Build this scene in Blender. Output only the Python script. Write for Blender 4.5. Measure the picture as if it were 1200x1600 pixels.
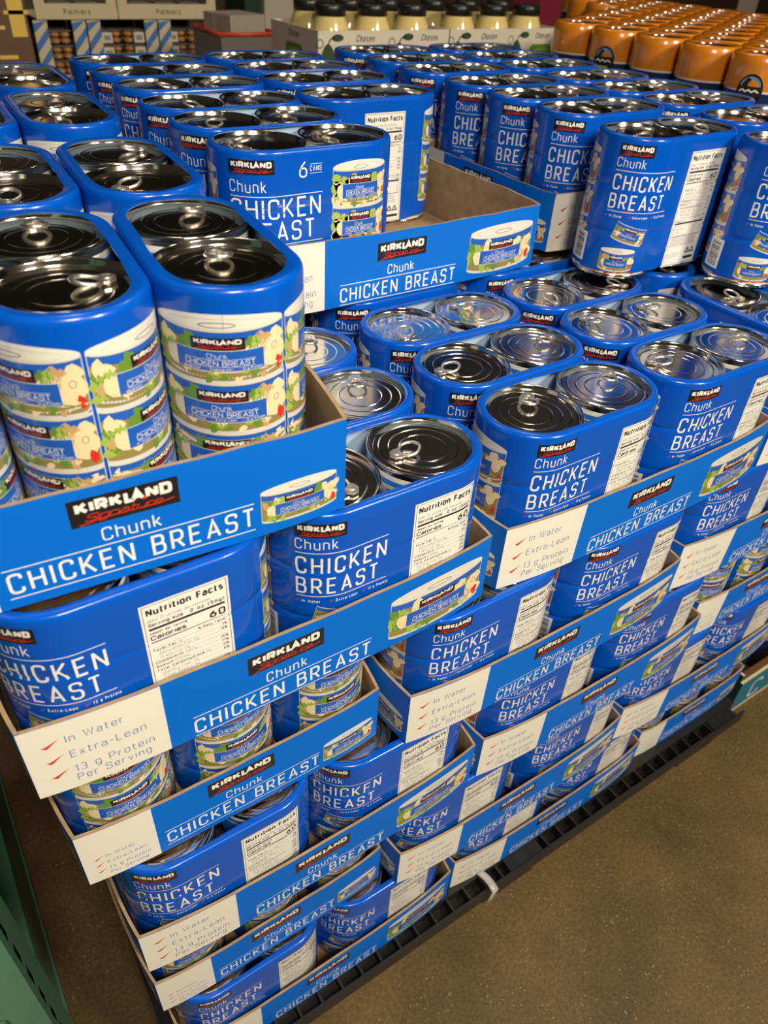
import bpy, bmesh, math, random
import numpy as np
from mathutils import Vector, Matrix

random.seed(7)
PI = math.pi
for o in list(bpy.data.objects):
    bpy.data.objects.remove(o)
SC = bpy.context.scene
COL = SC.collection

# ------------------------------------------------------------------ camera
cam_d = bpy.data.cameras.new('camera')
cam = bpy.data.objects.new('camera', cam_d)
COL.objects.link(cam)
RIGHT = Vector((0.83477291, -0.54808638, 0.05249302))
DOWN = Vector((-0.30601673, -0.54110498, -0.78330017))
FWD = Vector((0.45772039, 0.63781402, -0.61942338))
CAMP = Vector((0.0248, -0.3733, 1.3334))
m = Matrix((RIGHT, -DOWN, -FWD)).transposed().to_4x4()
m.translation = CAMP
cam.matrix_world = m
cam_d.sensor_fit = 'AUTO'
cam_d.sensor_width = 36.0
cam_d.lens = 1163.54 / 1600.0 * 36.0
cam_d.clip_start = 0.02
cam_d.dof.use_dof = True
cam_d.dof.focus_distance = 0.72
cam_d.dof.aperture_fstop = 8.0
SC.camera = cam

# ------------------------------------------------------------------ world and lights
SC.view_settings.view_transform = 'Standard'
SC.view_settings.look = 'None'
SC.view_settings.gamma = 1.0
SC.view_settings.use_curve_mapping = False
SC.view_settings.exposure = 0.0
world = bpy.data.worlds.new('warehouse_dim_air')
SC.world = world
world.use_nodes = True
world.node_tree.nodes['Background'].inputs[0].default_value = (0.62, 0.52, 0.40, 1)
world.node_tree.nodes['Background'].inputs[1].default_value = 0.045


def area_light(name, loc, target, sx, sy, power, color):
    d = bpy.data.lights.new(name, 'AREA')
    d.shape = 'RECTANGLE'
    d.size, d.size_y, d.energy, d.color = sx, sy, power, color
    o = bpy.data.objects.new(name, d)
    o.location = loc
    o.rotation_euler = (Vector(target) - Vector(loc)).to_track_quat('-Z', 'Y').to_euler()
    COL.objects.link(o)
    return o


WARM = (1.0, 0.88, 0.70)
area_light('key_light_near', (0.02, -0.95, 2.12), (0.3, 0.1, 0.9), 0.35, 0.35, 24, WARM)  # added key light close to the camera, so brightness falls off with depth
area_light('fill_light_aisle', (1.55, -2.5, 2.9), (0.6, 0.0, 0.3), 0.6, 0.6, 122, WARM)  # added fill light, brightens the fronts of the lower layers
area_light('ceiling_lamp_back', (0.7, 2.5, 5.2), (0.8, 1.2, 1.0), 0.4, 0.4, 24, WARM)
area_light('ceiling_lamp_far', (3.0, 2.2, 5.2), (2.0, 1.2, 1.0), 0.4, 0.4, 20, WARM)


# ------------------------------------------------------------------ materials
def mat(name, col, rough=0.5, metal=0.0, coat=0.0, spec=0.5, noise=None, bump=None, trans=0.0, emit=None):
    m_ = bpy.data.materials.new(name)
    m_.use_nodes = True
    nt = m_.node_tree
    b = nt.nodes['Principled BSDF']
    b.inputs['Base Color'].default_value = (*col, 1)
    b.inputs['Roughness'].default_value = rough
    b.inputs['Metallic'].default_value = metal
    b.inputs['Coat Weight'].default_value = coat
    b.inputs['Coat Roughness'].default_value = 0.08
    b.inputs['Specular IOR Level'].default_value = spec
    b.inputs['Transmission Weight'].default_value = trans
    tc = nt.nodes.new('ShaderNodeTexCoord')
    if noise:
        scale, col2, lo, hi = noise
        n = nt.nodes.new('ShaderNodeTexNoise')
        n.inputs['Scale'].default_value = scale
        n.inputs['Detail'].default_value = 6
        r = nt.nodes.new('ShaderNodeValToRGB')
        r.color_ramp.elements[0].position, r.color_ramp.elements[1].position = lo, hi
        r.color_ramp.elements[0].color = (*col, 1)
        r.color_ramp.elements[1].color = (*col2, 1)
        nt.links.new(tc.outputs['Object'], n.inputs['Vector'])
        nt.links.new(n.outputs['Fac'], r.inputs['Fac'])
        nt.links.new(r.outputs['Color'], b.inputs['Base Color'])
    if bump:
        scale, strength, dist = bump
        n = nt.nodes.new('ShaderNodeTexNoise')
        n.inputs['Scale'].default_value = scale
        n.inputs['Detail'].default_value = 3
        bp = nt.nodes.new('ShaderNodeBump')
        bp.inputs['Strength'].default_value = strength
        bp.inputs['Distance'].default_value = dist
        nt.links.new(tc.outputs['Object'], n.inputs['Vector'])
        nt.links.new(n.outputs['Fac'], bp.inputs['Height'])
        nt.links.new(bp.outputs['Normal'], b.inputs['Normal'])
    return m_


FB = (26, 0.16, 0.004)
M = {}
M['film'] = mat('blue_shrink_film', (0.0, 0.084, 0.52), 0.24, coat=0.30, spec=0.35, bump=FB)
M['filmback'] = mat('pale_film_back', (0.42, 0.58, 0.80), 0.4)
M['fw'] = mat('film_white_ink', (0.80, 0.80, 0.76), 0.3, coat=0.5)
M['fk'] = mat('film_black_ink', (0.012, 0.011, 0.011), 0.3, coat=0.5)
M['fgrey'] = mat('film_grey_ink', (0.25, 0.25, 0.25), 0.35, coat=0.4)
M['fr'] = mat('film_red_ink', (0.62, 0.03, 0.02), 0.3, coat=0.5)
M['flab'] = mat('film_label_blue', (0.012, 0.105, 0.50), 0.3, coat=0.5)
M['cream'] = mat('printed_chicken_cream', (0.80, 0.66, 0.40), 0.35, coat=0.4)
M['creamd'] = mat('printed_chicken_shade', (0.52, 0.34, 0.15), 0.35, coat=0.4)
M['leaf'] = mat('printed_leaf_green', (0.12, 0.26, 0.03), 0.35, coat=0.4)
M['leafl'] = mat('printed_leaf_light', (0.32, 0.46, 0.08), 0.35, coat=0.4)
M['food'] = mat('printed_food_brown', (0.27, 0.22, 0.07), 0.35, coat=0.4)
M['silver'] = mat('printed_silver', (0.62, 0.62, 0.60), 0.3, coat=0.4)
M['lidp'] = mat('printed_lid_grey', (0.72, 0.71, 0.64), 0.35, coat=0.4)
M['tblue'] = mat('tray_blue_print', (0.0, 0.138, 0.63), 0.5, spec=0.2)
M['twhite'] = mat('tray_white_print', (0.76, 0.74, 0.66), 0.45)
M['tink'] = mat('tray_grey_blue_ink', (0.20, 0.24, 0.42), 0.5)
M['kraft'] = mat('kraft_cardboard', (0.40, 0.27, 0.15), 0.85, noise=(60, (0.30, 0.19, 0.10), 0.35, 0.7))
M['lid'] = mat('tin_lid_metal', (0.66, 0.62, 0.56), 0.13, metal=1.0)
M['tab'] = mat('pull_tab_metal', (0.78, 0.76, 0.71), 0.34, metal=1.0)
M['paper'] = mat('can_paper_white', (0.80, 0.78, 0.72), 0.45)
M['canblue'] = mat('can_paper_blue', (0.01, 0.16, 0.62), 0.4)
M['blackplastic'] = mat('black_pallet_plastic', (0.012, 0.012, 0.011), 0.45, bump=(40, 0.2, 0.002))
M['green'] = mat('green_rack_paint', (0.060, 0.165, 0.098), 0.38, noise=(9, (0.075, 0.20, 0.12), 0.35, 0.7))
M['strap'] = mat('clear_wrap_scrap', (0.75, 0.74, 0.70), 0.2, trans=0.5)

# ------------------------------------------------------------------ object helpers


def tag(o, label=None, cat=None, group=None, kind=None):
    if label: o['label'] = label
    if cat: o['category'] = cat
    if group: o['group'] = group
    if kind: o['kind'] = kind
    return o


def empty(name, loc=(0, 0, 0), rz=0.0):
    o = bpy.data.objects.new(name, None)
    o.empty_display_size = 0.05
    o.location = loc
    o.rotation_euler = (0, 0, rz)
    COL.objects.link(o)
    return o


def link(name, me, parent=None, loc=(0, 0, 0), rz=0.0):
    o = bpy.data.objects.new(name, me)
    o.location = loc
    o.rotation_euler = (0, 0, rz)
    COL.objects.link(o)
    if parent is not None:
        o.parent = parent
    return o


class MB:
    """collects polygons with material names and optional vertex normals"""

    def __init__(s):
        s.v, s.f, s.m, s.n, s.sm = [], [], [], [], []
        s.mats = []

    def mi(s, name):
        if name not in s.mats:
            s.mats.append(name)
        return s.mats.index(name)

    def add(s, vs, fs, mname, smooth=False):
        b = len(s.v)
        s.v.extend([tuple(map(float, q)) for q in vs])
        k = s.mi(mname)
        for f in fs:
            s.f.append(tuple(b + i for i in f))
            s.m.append(k)
            s.sm.append(smooth)

    def box(s, x0, y0, z0, x1, y1, z1, mname, faces='xXyYzZ', mats=None):
        vs = [(x0, y0, z0), (x1, y0, z0), (x1, y1, z0), (x0, y1, z0), (x0, y0, z1), (x1, y0, z1), (x1, y1, z1), (x0, y1, z1)]
        F = {'z': (0, 3, 2, 1), 'Z': (4, 5, 6, 7), 'y': (0, 1, 5, 4), 'Y': (2, 3, 7, 6), 'x': (3, 0, 4, 7), 'X': (1, 2, 6, 5)}
        for c in faces:
            s.add([vs[i] for i in F[c]], [(0, 1, 2, 3)], (mats or {}).get(c, mname))

    def lathe(s, prof, mname, seg=48, cx=0, cy=0, cz=0, smooth=True, mats=None):
        b = len(s.v)
        n = len(prof)
        for (r, z) in prof:
            for k in range(seg):
                a = 2 * PI * k / seg
                s.v.append((cx + r * math.cos(a), cy + r * math.sin(a), cz + z))
        for i in range(n - 1):
            mk = s.mi(mats[i] if mats else mname)
            for k in range(seg):
                k2 = (k + 1) % seg
                s.f.append((b + i * seg + k, b + i * seg + k2, b + (i + 1) * seg + k2, b + (i + 1) * seg + k))
                s.m.append(mk)
                s.sm.append(smooth)

    def tube(s, pts, r, mname, seg=8, closed=False):
        pts = [Vector(p) for p in pts]
        n = len(pts)
        b = len(s.v)
        up = Vector((0, 0, 1))
        for i in range(n):
            if closed:
                t = pts[(i + 1) % n] - pts[i - 1]
            else:
                t = pts[min(i + 1, n - 1)] - pts[max(i - 1, 0)]
            t.normalize()
            a = t.cross(up)
            if a.length < 1e-4: a = Vector((1, 0, 0))
            a.normalize()
            c = a.cross(t)
            for k in range(seg):
                th = 2 * PI * k / seg
                s.v.append(tuple(pts[i] + a * (r * math.cos(th)) + c * (r * math.sin(th))))
        mk = s.mi(mname)
        for i in range(n if closed else n - 1):
            j = (i + 1) % n
            for k in range(seg):
                k2 = (k + 1) % seg
                s.f.append((b + i * seg + k, b + i * seg + k2, b + j * seg + k2, b + j * seg + k))
                s.m.append(mk)
                s.sm.append(True)
        if not closed:
            s.f.append(tuple(b + k for k in reversed(range(seg)))); s.m.append(mk); s.sm.append(False)
            s.f.append(tuple(b + (n - 1) * seg + k for k in range(seg))); s.m.append(mk); s.sm.append(False)

    def mesh(s, name, normals=None, merge=False):
        me = bpy.data.meshes.new(name)
        me.from_pydata(s.v, [], s.f)
        for mn in s.mats:
            me.materials.append(M[mn])
        me.polygons.foreach_set('material_index', s.m)
        me.polygons.foreach_set('use_smooth', s.sm)
        me.update()
        if normals is not None:
            me.normals_split_custom_set_from_vertices(normals)
        if merge:
            bm = bmesh.new(); bm.from_mesh(me)
            bmesh.ops.remove_doubles(bm, verts=bm.verts, dist=1e-5)
            bm.to_mesh(me); bm.free()
        return me


# ------------------------------------------------------------------ stroke lettering
G = {}


def glyph(ch, w, *strokes):
    G[ch] = (w, strokes)


q = .25
glyph('A', .62, [(0, 0), (.31, 1), (.62, 0)], [(.1, .3), (.52, .3)])
glyph('B', .55, [(0, .52), (0, 1), (.5, 1, .2), (.5, .53, .2), (0, .53)], [(0, .53), (.55, .53, .22), (.55, 0, .22), (0, 0), (0, .53)])
glyph('C', .54, [(.54, .74), (.54, 1, q), (0, 1, q), (0, 0, q), (.54, 0, q), (.54, .26)])
glyph('D', .56, [(0, 0), (0, 1), (.56, 1, .28), (.56, 0, .28), (0, 0)])
glyph('E', .5, [(.5, 1), (0, 1), (0, 0), (.5, 0)], [(0, .52), (.45, .52)])
glyph('F', .48, [(.48, 1), (0, 1), (0, 0)], [(0, .5), (.42, .5)])
glyph('H', .56, [(0, 0), (0, 1)], [(.56, 0), (.56, 1)], [(0, .52), (.56, .52)])
glyph('I', .0, [(0, 0), (0, 1)])
glyph('K', .56, [(0, 0), (0, 1)], [(.54, 1), (0, .36)], [(.17, .56), (.57, 0)])
glyph('L', .46, [(0, 1), (0, 0), (.46, 0)])
glyph('N', .58, [(0, 0), (0, 1)], [(0, 1), (.58, 0)], [(.58, 0), (.58, 1)])
glyph('P', .54, [(0, 0), (0, 1), (.54, 1, q), (.54, .44, q), (0, .44)])
glyph('R', .55, [(0, 0), (0, 1), (.53, 1, q), (.53, .45, q), (0, .45)], [(.26, .45), (.56, 0)])
glyph('S', .54, [(.54, .76), (.54, 1, q), (0, 1, q), (0, .53, q), (.54, .53, q), (.54, 0, q), (0, 0, q), (0, .24)])
glyph('T', .56, [(0, 1), (.56, 1)], [(.28, 1), (.28, 0)])
glyph('V', .6, [(0, 1), (.3, 0), (.6, 1)])
glyph('W', .88, [(0, 1), (.22, 0), (.44, .95), (.66, 0), (.88, 1)])
X = .7
glyph('a', .44, [(.03, X, .0), (.44, X, .2), (.44, 0)], [(.44, .42), (0, .42, .16), (0, 0, .16), (.44, 0)])
glyph('b', .46, [(0, 1), (0, 0), (.46, 0, .2), (.46, X, .2), (0, X)])
glyph('c', .42, [(.42, X - .14), (.42, X, .18), (0, X, .2), (0, 0, .2), (.42, 0, .18), (.42, .14)])
glyph('d', .46, [(.46, 1), (.46, 0), (0, 0, .2), (0, X, .2), (.46, X)])
glyph('e', .44, [(.44, .1), (.44, 0, .05), (0, 0, .2), (0, X, .2), (.44, X, .2), (.44, .34), (0, .34)])
glyph('f', .3, [(.34, 1), (.12, 1, .14), (.12, 0)], [(0, X), (.3, X)])
glyph('g', .46, [(.46, X), (.46, -.28, .2), (.03, -.28)], [(.46, X), (0, X, .2), (0, 0, .2), (.46, 0)])
glyph('h', .46, [(0, 0), (0, 1)], [(0, X), (.46, X, .2), (.46, 0)])
glyph('i', .0, [(0, 0), (0, X)], [(0, .92), (0, 1)])
glyph('k', .42, [(0, 0), (0, 1)], [(.4, X), (0, .24)], [(.14, .38), (.44, 0)])
glyph('l', .08, [(0, 1), (0, 0, .08), (.1, 0)])
glyph('m', .74, [(0, 0), (0, X), (.37, X, .16), (.37, 0)], [(.37, X), (.74, X, .16), (.74, 0)])
glyph('n', .46, [(0, 0), (0, X)], [(0, X), (.46, X, .2), (.46, 0)])
glyph('o', .46, [(.23, X), (0, X, .2), (0, 0, .2), (.46, 0, .2), (.46, X, .2), (.23, X)])
glyph('p', .46, [(0, -.28), (0, X), (.46, X, .2), (.46, 0, .2), (0, 0)])
glyph('r', .28, [(0, 0), (0, X)], [(0, X - .1), (.1, X, .1), (.28, X)])
glyph('s', .4, [(.4, X), (0, X, .17), (0, .36, .17), (.4, .36, .17), (.4, 0, .17), (0, 0)])
glyph('t', .3, [(.1, .95), (.1, 0, .12), (.3, 0)], [(0, X), (.3, X)])
glyph('u', .46, [(0, X), (0, 0, .2), (.46, 0), (.46, X)])
glyph('v', .46, [(0, X), (.23, 0), (.46, X)])
glyph('w', .66, [(0, X), (.17, 0), (.33, X), (.49, 0), (.66, X)])
glyph('x', .42, [(0, X), (.42, 0)], [(0, 0), (.42, X)])
glyph('y', .46, [(0, X), (0, 0, .2), (.46, 0)], [(.46, X), (.46, -.28, .2), (.05, -.28)])
glyph('z', .4, [(0, X), (.4, X), (0, 0), (.4, 0)])
glyph('0', .5, [(.25, 1), (0, 1, q), (0, 0, q), (.5, 0, q), (.5, 1, q), (.25, 1)])
glyph('1', .2, [(0, .82), (.2, 1), (.2, 0)])
glyph('2', .5, [(0, .76), (0, 1, q), (.5, 1, q), (.5, .52, q), (0, .3, .1), (0, 0), (.5, 0)])
glyph('3', .5, [(0, 1), (.5, 1, .22), (.5, .52, .2), (.18, .52)], [(.18, .52), (.5, .52, .2), (.5, 0, .22), (0, 0)])
glyph('4', .54, [(.38, 0), (.38, 1), (0, .28), (.54, .28)])
glyph('5', .5, [(.48, 1), (.02, 1), (.02, .56), (.5, .6, .2), (.5, 0, q), (0, 0, .2), (0, .12)])
glyph('6', .5, [(.4, 1), (0, .55, .3), (0, 0, q), (.5, 0, q), (.5, .58, q), (.02, .58)])
glyph('7', .5, [(0, 1), (.5, 1), (.16, 0)])
glyph('8', .5, [(.25, .54), (0, .54, .2), (0, 0, .22), (.5, 0, .22), (.5, .54, .2), (0.04, .54, .2), (.04, 1, .2), (.46, 1, .2), (.46, .54, .2), (.25, .54)])
glyph('%', .7, [(.6, 1), (.1, 0)], [(0, .65), (0, .95), (.22, .95), (.22, .65), (0, .65)], [(.48, .05), (.48, .35), (.7, .35), (.7, .05), (.48, .05)])
glyph('-', .3, [(0, .38), (.3, .38)])
glyph('(', .18, [(.18, 1.05), (0, .8, .1), (0, .1, .1), (.18, -.15)])
glyph(')', .18, [(0, 1.05), (.18, .8, .1), (.18, .1, .1), (0, -.15)])
glyph('*', .2, [(0, .8), (.2, 1)], [(.2, .8), (0, 1)])
glyph(' ', .22)


def roundpoly(st, rs=1.0, n=5):
    pts = []
    for i, p in enumerate(st):
        r = p[2] * rs if len(p) > 2 else 0
        P = np.array(p[:2], float)
        if r <= 0 or i == 0 or i == len(st) - 1:
            pts.append(P); continue
        A = np.array(st[i - 1][:2], float); B = np.array(st[i + 1][:2], float)
        da = np.linalg.norm(A - P); db = np.linalg.norm(B - P)
        r1 = min(r, da * .5); r2 = min(r, db * .5)
        a = P + (A - P) / da * r1; b = P + (B - P) / db * r2
        for k in range(n + 1):
            t = k / n
            pts.append((1 - t) ** 2 * a + 2 * t * (1 - t) * P + t * t * b)
    out = [pts[0]]
    for p in pts[1:]:
        if np.linalg.norm(p - out[-1]) > 1e-6: out.append(p)
    return out


class Art:
    """flat printed artwork in millimetres; a transform stack lets pictures nest"""

    def __init__(s, step=3.0):
        s.P = []          # (verts Nx2, faces, mat, layer)
        s.step = step
        s.tf = None

    def put(s, vs, fs, mname, layer):
        vs = np.array(vs, float)
        if s.tf is not None:
            vs = s.tf(vs)
        s.P.append((vs, fs, mname, layer))

    def rect(s, x0, y0, x1, y1, mname, layer, step=None):
        st = step or s.step
        nx = max(1, int(math.ceil(abs(x1 - x0) / st)))
        ny = max(1, int(math.ceil(abs(y1 - y0) / st)))
        vs = [(x0 + (x1 - x0) * i / nx, y0 + (y1 - y0) * j / ny) for j in range(ny + 1) for i in range(nx + 1)]
        fs = [(j * (nx + 1) + i, j * (nx + 1) + i + 1, (j + 1) * (nx + 1) + i + 1, (j + 1) * (nx + 1) + i) for j in range(ny) for i in range(nx)]
        s.put(vs, fs, mname, layer)

    def frame(s, x0, y0, x1, y1, t, mname, layer):
        s.rect(x0, y0, x1, y0 + t, mname, layer); s.rect(x0, y1 - t, x1, y1, mname, layer)
        s.rect(x0, y0 + t, x0 + t, y1 - t, mname, layer); s.rect(x1 - t, y0 + t, x1, y1 - t, mname, layer)

    def poly(s, pts, mname, layer):
        s.put(pts, [tuple(range(len(pts)))], mname, layer)

    def blob(s, cx, cy, rx, ry, ang, mname, layer, n=8, jit=.2, rnd=random):
        pts = []
        for k in range(n):
            a = 2 * PI * k / n
            r = 1 + rnd.uniform(-jit, jit)
            x, y = rx * r * math.cos(a), ry * r * math.sin(a)
            pts.append((cx + x * math.cos(ang) - y * math.sin(ang), cy + x * math.sin(ang) + y * math.cos(ang)))
        rings = max(1, int(max(rx, ry) / 2.5))
        vs, fs = [(cx, cy)], []
        for r_ in range(1, rings + 1):
            vs += [(cx + (px - cx) * r_ / rings, cy + (py - cy) * r_ / rings) for px, py in pts]
        for k in range(n):
            fs.append((0, 1 + k, 1 + (k + 1) % n))
            for r_ in range(1, rings):
                a0, b0 = 1 + (r_ - 1) * n, 1 + r_ * n
                fs.append((a0 + k, b0 + k, b0 + (k + 1) % n, a0 + (k + 1) % n))
        s.put(vs, fs, mname, layer)

    def ribbon(s, pts, w, mname, layer):
        P = [np.array(pts[0], float)]
        for p in pts[1:]:
            p = np.array(p, float)
            L = np.linalg.norm(p - P[-1]); k = max(1, int(math.ceil(L / s.step)))
            a = P[-1]
            for i in range(1, k + 1): P.append(a + (p - a) * i / k)
        n = len(P)
        closed = np.linalg.norm(P[0] - P[-1]) < 1e-6 and n > 3
        vs = []
        for i in range(n):
            if closed and (i == 0 or i == n - 1):
                d1 = P[-1] - P[-2]; d2 = P[1] - P[0]
            else:
                d1 = P[i] - P[i - 1] if i > 0 else P[1] - P[0]
                d2 = P[i + 1] - P[i] if i < n - 1 else P[-1] - P[-2]
            d1 = d1 / np.linalg.norm(d1); d2 = d2 / np.linalg.norm(d2)
            n1 = np.array((-d1[1], d1[0])); n2 = np.array((-d2[1], d2[0]))
            b = n1 + n2
            L = np.linalg.norm(b)
            if L < 1e-4: b, sc = n1, 1.0
            else:
                b = b / L; sc = min(1 / max(b @ n1, .25), 2.2)
            vs.append(P[i] + b * (w / 2 * sc)); vs.append(P[i] - b * (w / 2 * sc))
        fs = [(2 * i + 1, 2 * i + 3, 2 * i + 2, 2 * i) for i in range(n - 1)]
        s.put(vs, fs, mname, layer)

    def text(s, t, x, y, cap, mname, layer, wt=.085, sx=1.0, gap=.2, align='l', slant=0.0, fit=None, rs=1.0):
        """wt: stroke weight in caps; letters keep inside [0, cap]; fit: total width in mm"""
        def width(sx_): return sum(G[c][0] * sx_ + wt + gap for c in t) - gap - (.38 * sx_ if 'LA' in t else 0)
        if fit:
            fixed = len(t) * (wt + gap) - gap
            sx = (fit / cap - fixed) / max(.01, sum(G[c][0] for c in t) - (.38 if 'LA' in t else 0))
        W = width(sx) * cap
        if align == 'r': x -= W
        if align == 'c': x -= W / 2
        hs = 1 - wt
        for ci, c in enumerate(t):
            if ci and t[ci - 1:ci + 1] == 'LA': x -= .38 * sx * cap
            gw, sts = G[c]
            for si, st in enumerate(sts):
                pts = roundpoly(st, rs)
                pp = []
                for p in pts:
                    yy = y + (p[1] * hs + wt / 2) * cap
                    pp.append((x + (p[0] * sx + wt / 2) * cap + slant * (yy - y), yy))
                s.ribbon(pp, wt * cap, mname, layer + .3 * si)
            x += (gw * sx + wt + gap) * cap
        return W

    # -------- composed marks
    def logo(s, x0, y0, w, h, layer, K='fk', W='fw', Rr='fr'):
        s.rect(x0, y0, x0 + w, y0 + h, K, layer)
        s.text('KIRKLAND', x0 + w * .06, y0 + h * .46, h * .43, W, layer + 1, wt=.29, gap=.09, fit=w * .88, rs=.8)
        s.poly([(x0 + w * .655, y0 + h * .46), (x0 + w * .705, y0 + h * .46), (x0 + w * .68, y0 + h * .60)], Rr, layer + 2)
        s.text('Signature', x0 + w * .12, y0 + h * .14, h * .27, Rr, layer + 1, wt=.11, gap=.10, slant=.55, fit=w * .70)
        s.ribbon([(x0 + w * .07, y0 + h * .05), (x0 + w * .3, y0 + h * .16), (x0 + w * .82, y0 + h * .17), (x0 + w * .95, y0 + h * .25)], h * .035, Rr, layer + 1)

    def check(s, x, y, w, h, layer, Rr='fr'):
        s.poly([(x, y + h * .28), (x + w * .30, y), (x + w, y + h), (x + w * .34, y + h * .44)], Rr, layer)

    def canpic(s, x0, y0, w, h, layer, lid=0.0, sag=.0, seed=1, detail=1, sagt=None):
        """picture of one can: w x h body; sag curves it; lid adds the top ellipse"""
        rnd = random.Random(seed)
        outer = s.tf
        sg = sag

        def tf(vs):
            a = np.array(vs, float)
            t = np.clip((a[:, 0] - x0) / w * 2 - 1, -1, 1)
            a = a.copy()
            a[:, 1] = a[:, 1] - sg * np.sqrt(np.maximum(0, 1 - t * t * .98))
            return outer(a) if outer else a
        keep = s.step
        s.step = min(keep, 2.6, w / 8)
        if lid:
            n = 18
            top = [(x0 + w * (0.5 - .5 * math.cos(PI * k / n)), y0 + h + lid * math.sin(PI * k / n) * .75) for k in range(n + 1)]
            bot = [(x0 + w * (0.5 - .5 * math.cos(PI * k / n)), y0 + h - sg * math.sin(PI * k / n) - .2) for k in range(n + 1)]
            vs = top + bot
            fs = [(n + 1 + k, n + 2 + k, k + 1, k) for k in range(n)]
            s.put(vs, fs, 'lidp', layer)
            ell = [(x0 + w / 2 + w * .40 * math.cos(2 * PI * k / 20), y0 + h - sg * .12 + (lid * .7 + sg) * .36 * math.sin(2 * PI * k / 20)) for k in range(21)]
            s.ribbon(ell, w * .008, 'silver', layer + 1)
            ell = [(x0 + w / 2 + w * .13 * math.cos(2 * PI * k / 14), y0 + h - sg * .25 + (lid + sg) * .13 * math.sin(2 * PI * k / 14)) for k in range(15)]
            s.ribbon(ell, w * .008, 'fgrey', layer + 1)
        s.tf = tf
        s.rect(x0, y0, x0 + w, y0 + h, 'silver', layer)
        s.rect(x0 + w * .006, y0 + h * .07, x0 + w * .994, y0 + h * .97, 'food', layer + 1)
        s.rect(x0 + w * .006, y0 + h * .80, x0 + w * .994, y0 + h * .965, 'flab', layer + 2)
        # food pieces left, right and along the bottom
        for side, xa, xb, ya, yb, num in (('l', .03, .24, .14, .76, 11), ('r', .80, .97, .16, .80, 8), ('b', .22, .84, .08, .24, 12), ('t', .22, .40, .62, .80, 3), ('t', .70, .84, .60, .80, 3)):
            for k in range(num if detail else max(2, num // 3)):
                cx = x0 + w * rnd.uniform(xa, xb); cy = y0 + h * rnd.uniform(ya, yb)
                c = rnd.choice(['cream', 'cream', 'leaf', 'leafl', 'leafl', 'leaf', 'creamd'] if side != 'r' else ['cream', 'cream', 'cream', 'creamd', 'creamd'])
                sz = rnd.uniform(.05, .10) if side != 'b' else rnd.uniform(.03, .055)
                s.blob(cx, cy, w * sz * 1.0, h * sz * 1.5, rnd.uniform(0, 3), c, layer + 3, n=7, rnd=rnd)
        s.blob(x0 + w * .145, y0 + h * .42, w * .075, h * .20, .15, 'cream', layer + 4, n=9, jit=.1, rnd=rnd)
        s.blob(x0 + w * .90, y0 + h * .58, w * .065, h * .20, -.2, 'cream', layer + 4, n=9, jit=.1, rnd=rnd)
        s.blob(x0 + w * .95, y0 + h * .24, w * .032, h * .13, .1, 'fr', layer + 4, n=7, rnd=rnd)
        if detail:
            s.ribbon([(x0 + w * .915 + w * .022 * math.cos(2 * PI * k / 10), y0 + h * .58 + h * .065 * math.sin(2 * PI * k / 10)) for k in range(11)], w * .006, 'fgrey', layer + 5)
        lx0, lx1, ly0, ly1 = x0 + w * .17, x0 + w * .83, y0 + h * .24, y0 + h * .64
        s.rect(lx0, ly0, lx1, ly1, 'flab', layer + 5)
        if detail:
            s.frame(lx0, ly0, lx1, ly1, w * .004, 'fw', layer + 6)
        s.logo(x0 + w * .30, y0 + h * .65, w * .39, h * .215, layer + 6)
        s.text('CHICKEN BREAST', x0 + w * .24, y0 + h * .35, h * .10, 'fw', layer + 6, wt=.105, gap=.14, fit=w * .52)
        s.text('Chunk', x0 + w * .41, y0 + h * .49, h * .095, 'fw', layer + 6, wt=.075, gap=.14, fit=w * .15)
        if detail:
            s.rect(x0 + w * .24, y0 + h * .33, x0 + w * .76, y0 + h * .337, 'fw', layer + 6)
            s.rect(x0 + w * .24, y0 + h * .468, x0 + w * .76, y0 + h * .475, 'fw', layer + 6)
            for xx, ww, t in ((.23, .13, 'In Water'), (.43, .16, 'Extra-Lean'), (.66, .15, '13 g Protein')):
                s.check(x0 + w * (xx - .035), y0 + h * .275, w * .025, h * .035, layer + 6)
                s.text(t, x0 + w * xx, y0 + h * .27, h * .045, 'fw', layer + 6, wt=.14, fit=w * ww)
        s.tf = outer
        s.step = keep

    def panel_text_block(s, x, y, layer):
        """Chunk / CHICKEN / BREAST block of the pack face; x = left, y = base of BREAST"""
        s.text('Chunk', x, y + 47.5, 10.5, 'fw', layer, wt=.085, fit=33)
        s.rect(x, y + 43.2, x + 78, y + 43.9, 'fw', layer)
        s.text('CHICKEN', x, y + 21.5, 18, 'fw', layer, wt=.105, fit=77)
        s.text('BREAST', x, y, 17.5, 'fw', layer, wt=.105, fit=70)
        s.rect(x, y - 3.2, x + 78, y - 2.5, 'fw', layer)
        for dx, t, f in ((4.5, 'In Water', 15), (32, 'Extra-Lean', 19), (61, '13 g Protein', 19)):
            s.check(x + dx - 5.5, y - 9.5, 4.2, 2.6, layer)
            s.text(t, x + dx, y - 10, 3.1, 'fw', layer, wt=.15, fit=f)

    def nutrition(s, x0, y0, w, h, layer):
        s.rect(x0, y0, x0 + w, y0 + h, 'fw', layer)
        s.frame(x0 + 1.5, y0 + 1.5, x0 + w - 1.5, y0 + h - 1.5, .45, 'fk', layer + 1)
        l, r = x0 + 4, x0 + w - 4
        K = 'fk'; L1 = layer + 1
        y = y0 + h - 11
        s.text('Nutrition Facts', l, y, 6.6, K, L1, wt=.20, gap=.09, fit=r - l)
        s.text('about 21 servings per container', l, y - 6, 2.9, 'fgrey', L1, wt=.12, fit=44)
        s.text('Serving size', l, y - 10.5, 3.2, K, L1, wt=.19, gap=.12, fit=24)
        s.text('2 oz (56g)', r, y - 10.5, 3.2, K, L1, wt=.2, sx=1.1, align='r')
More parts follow.
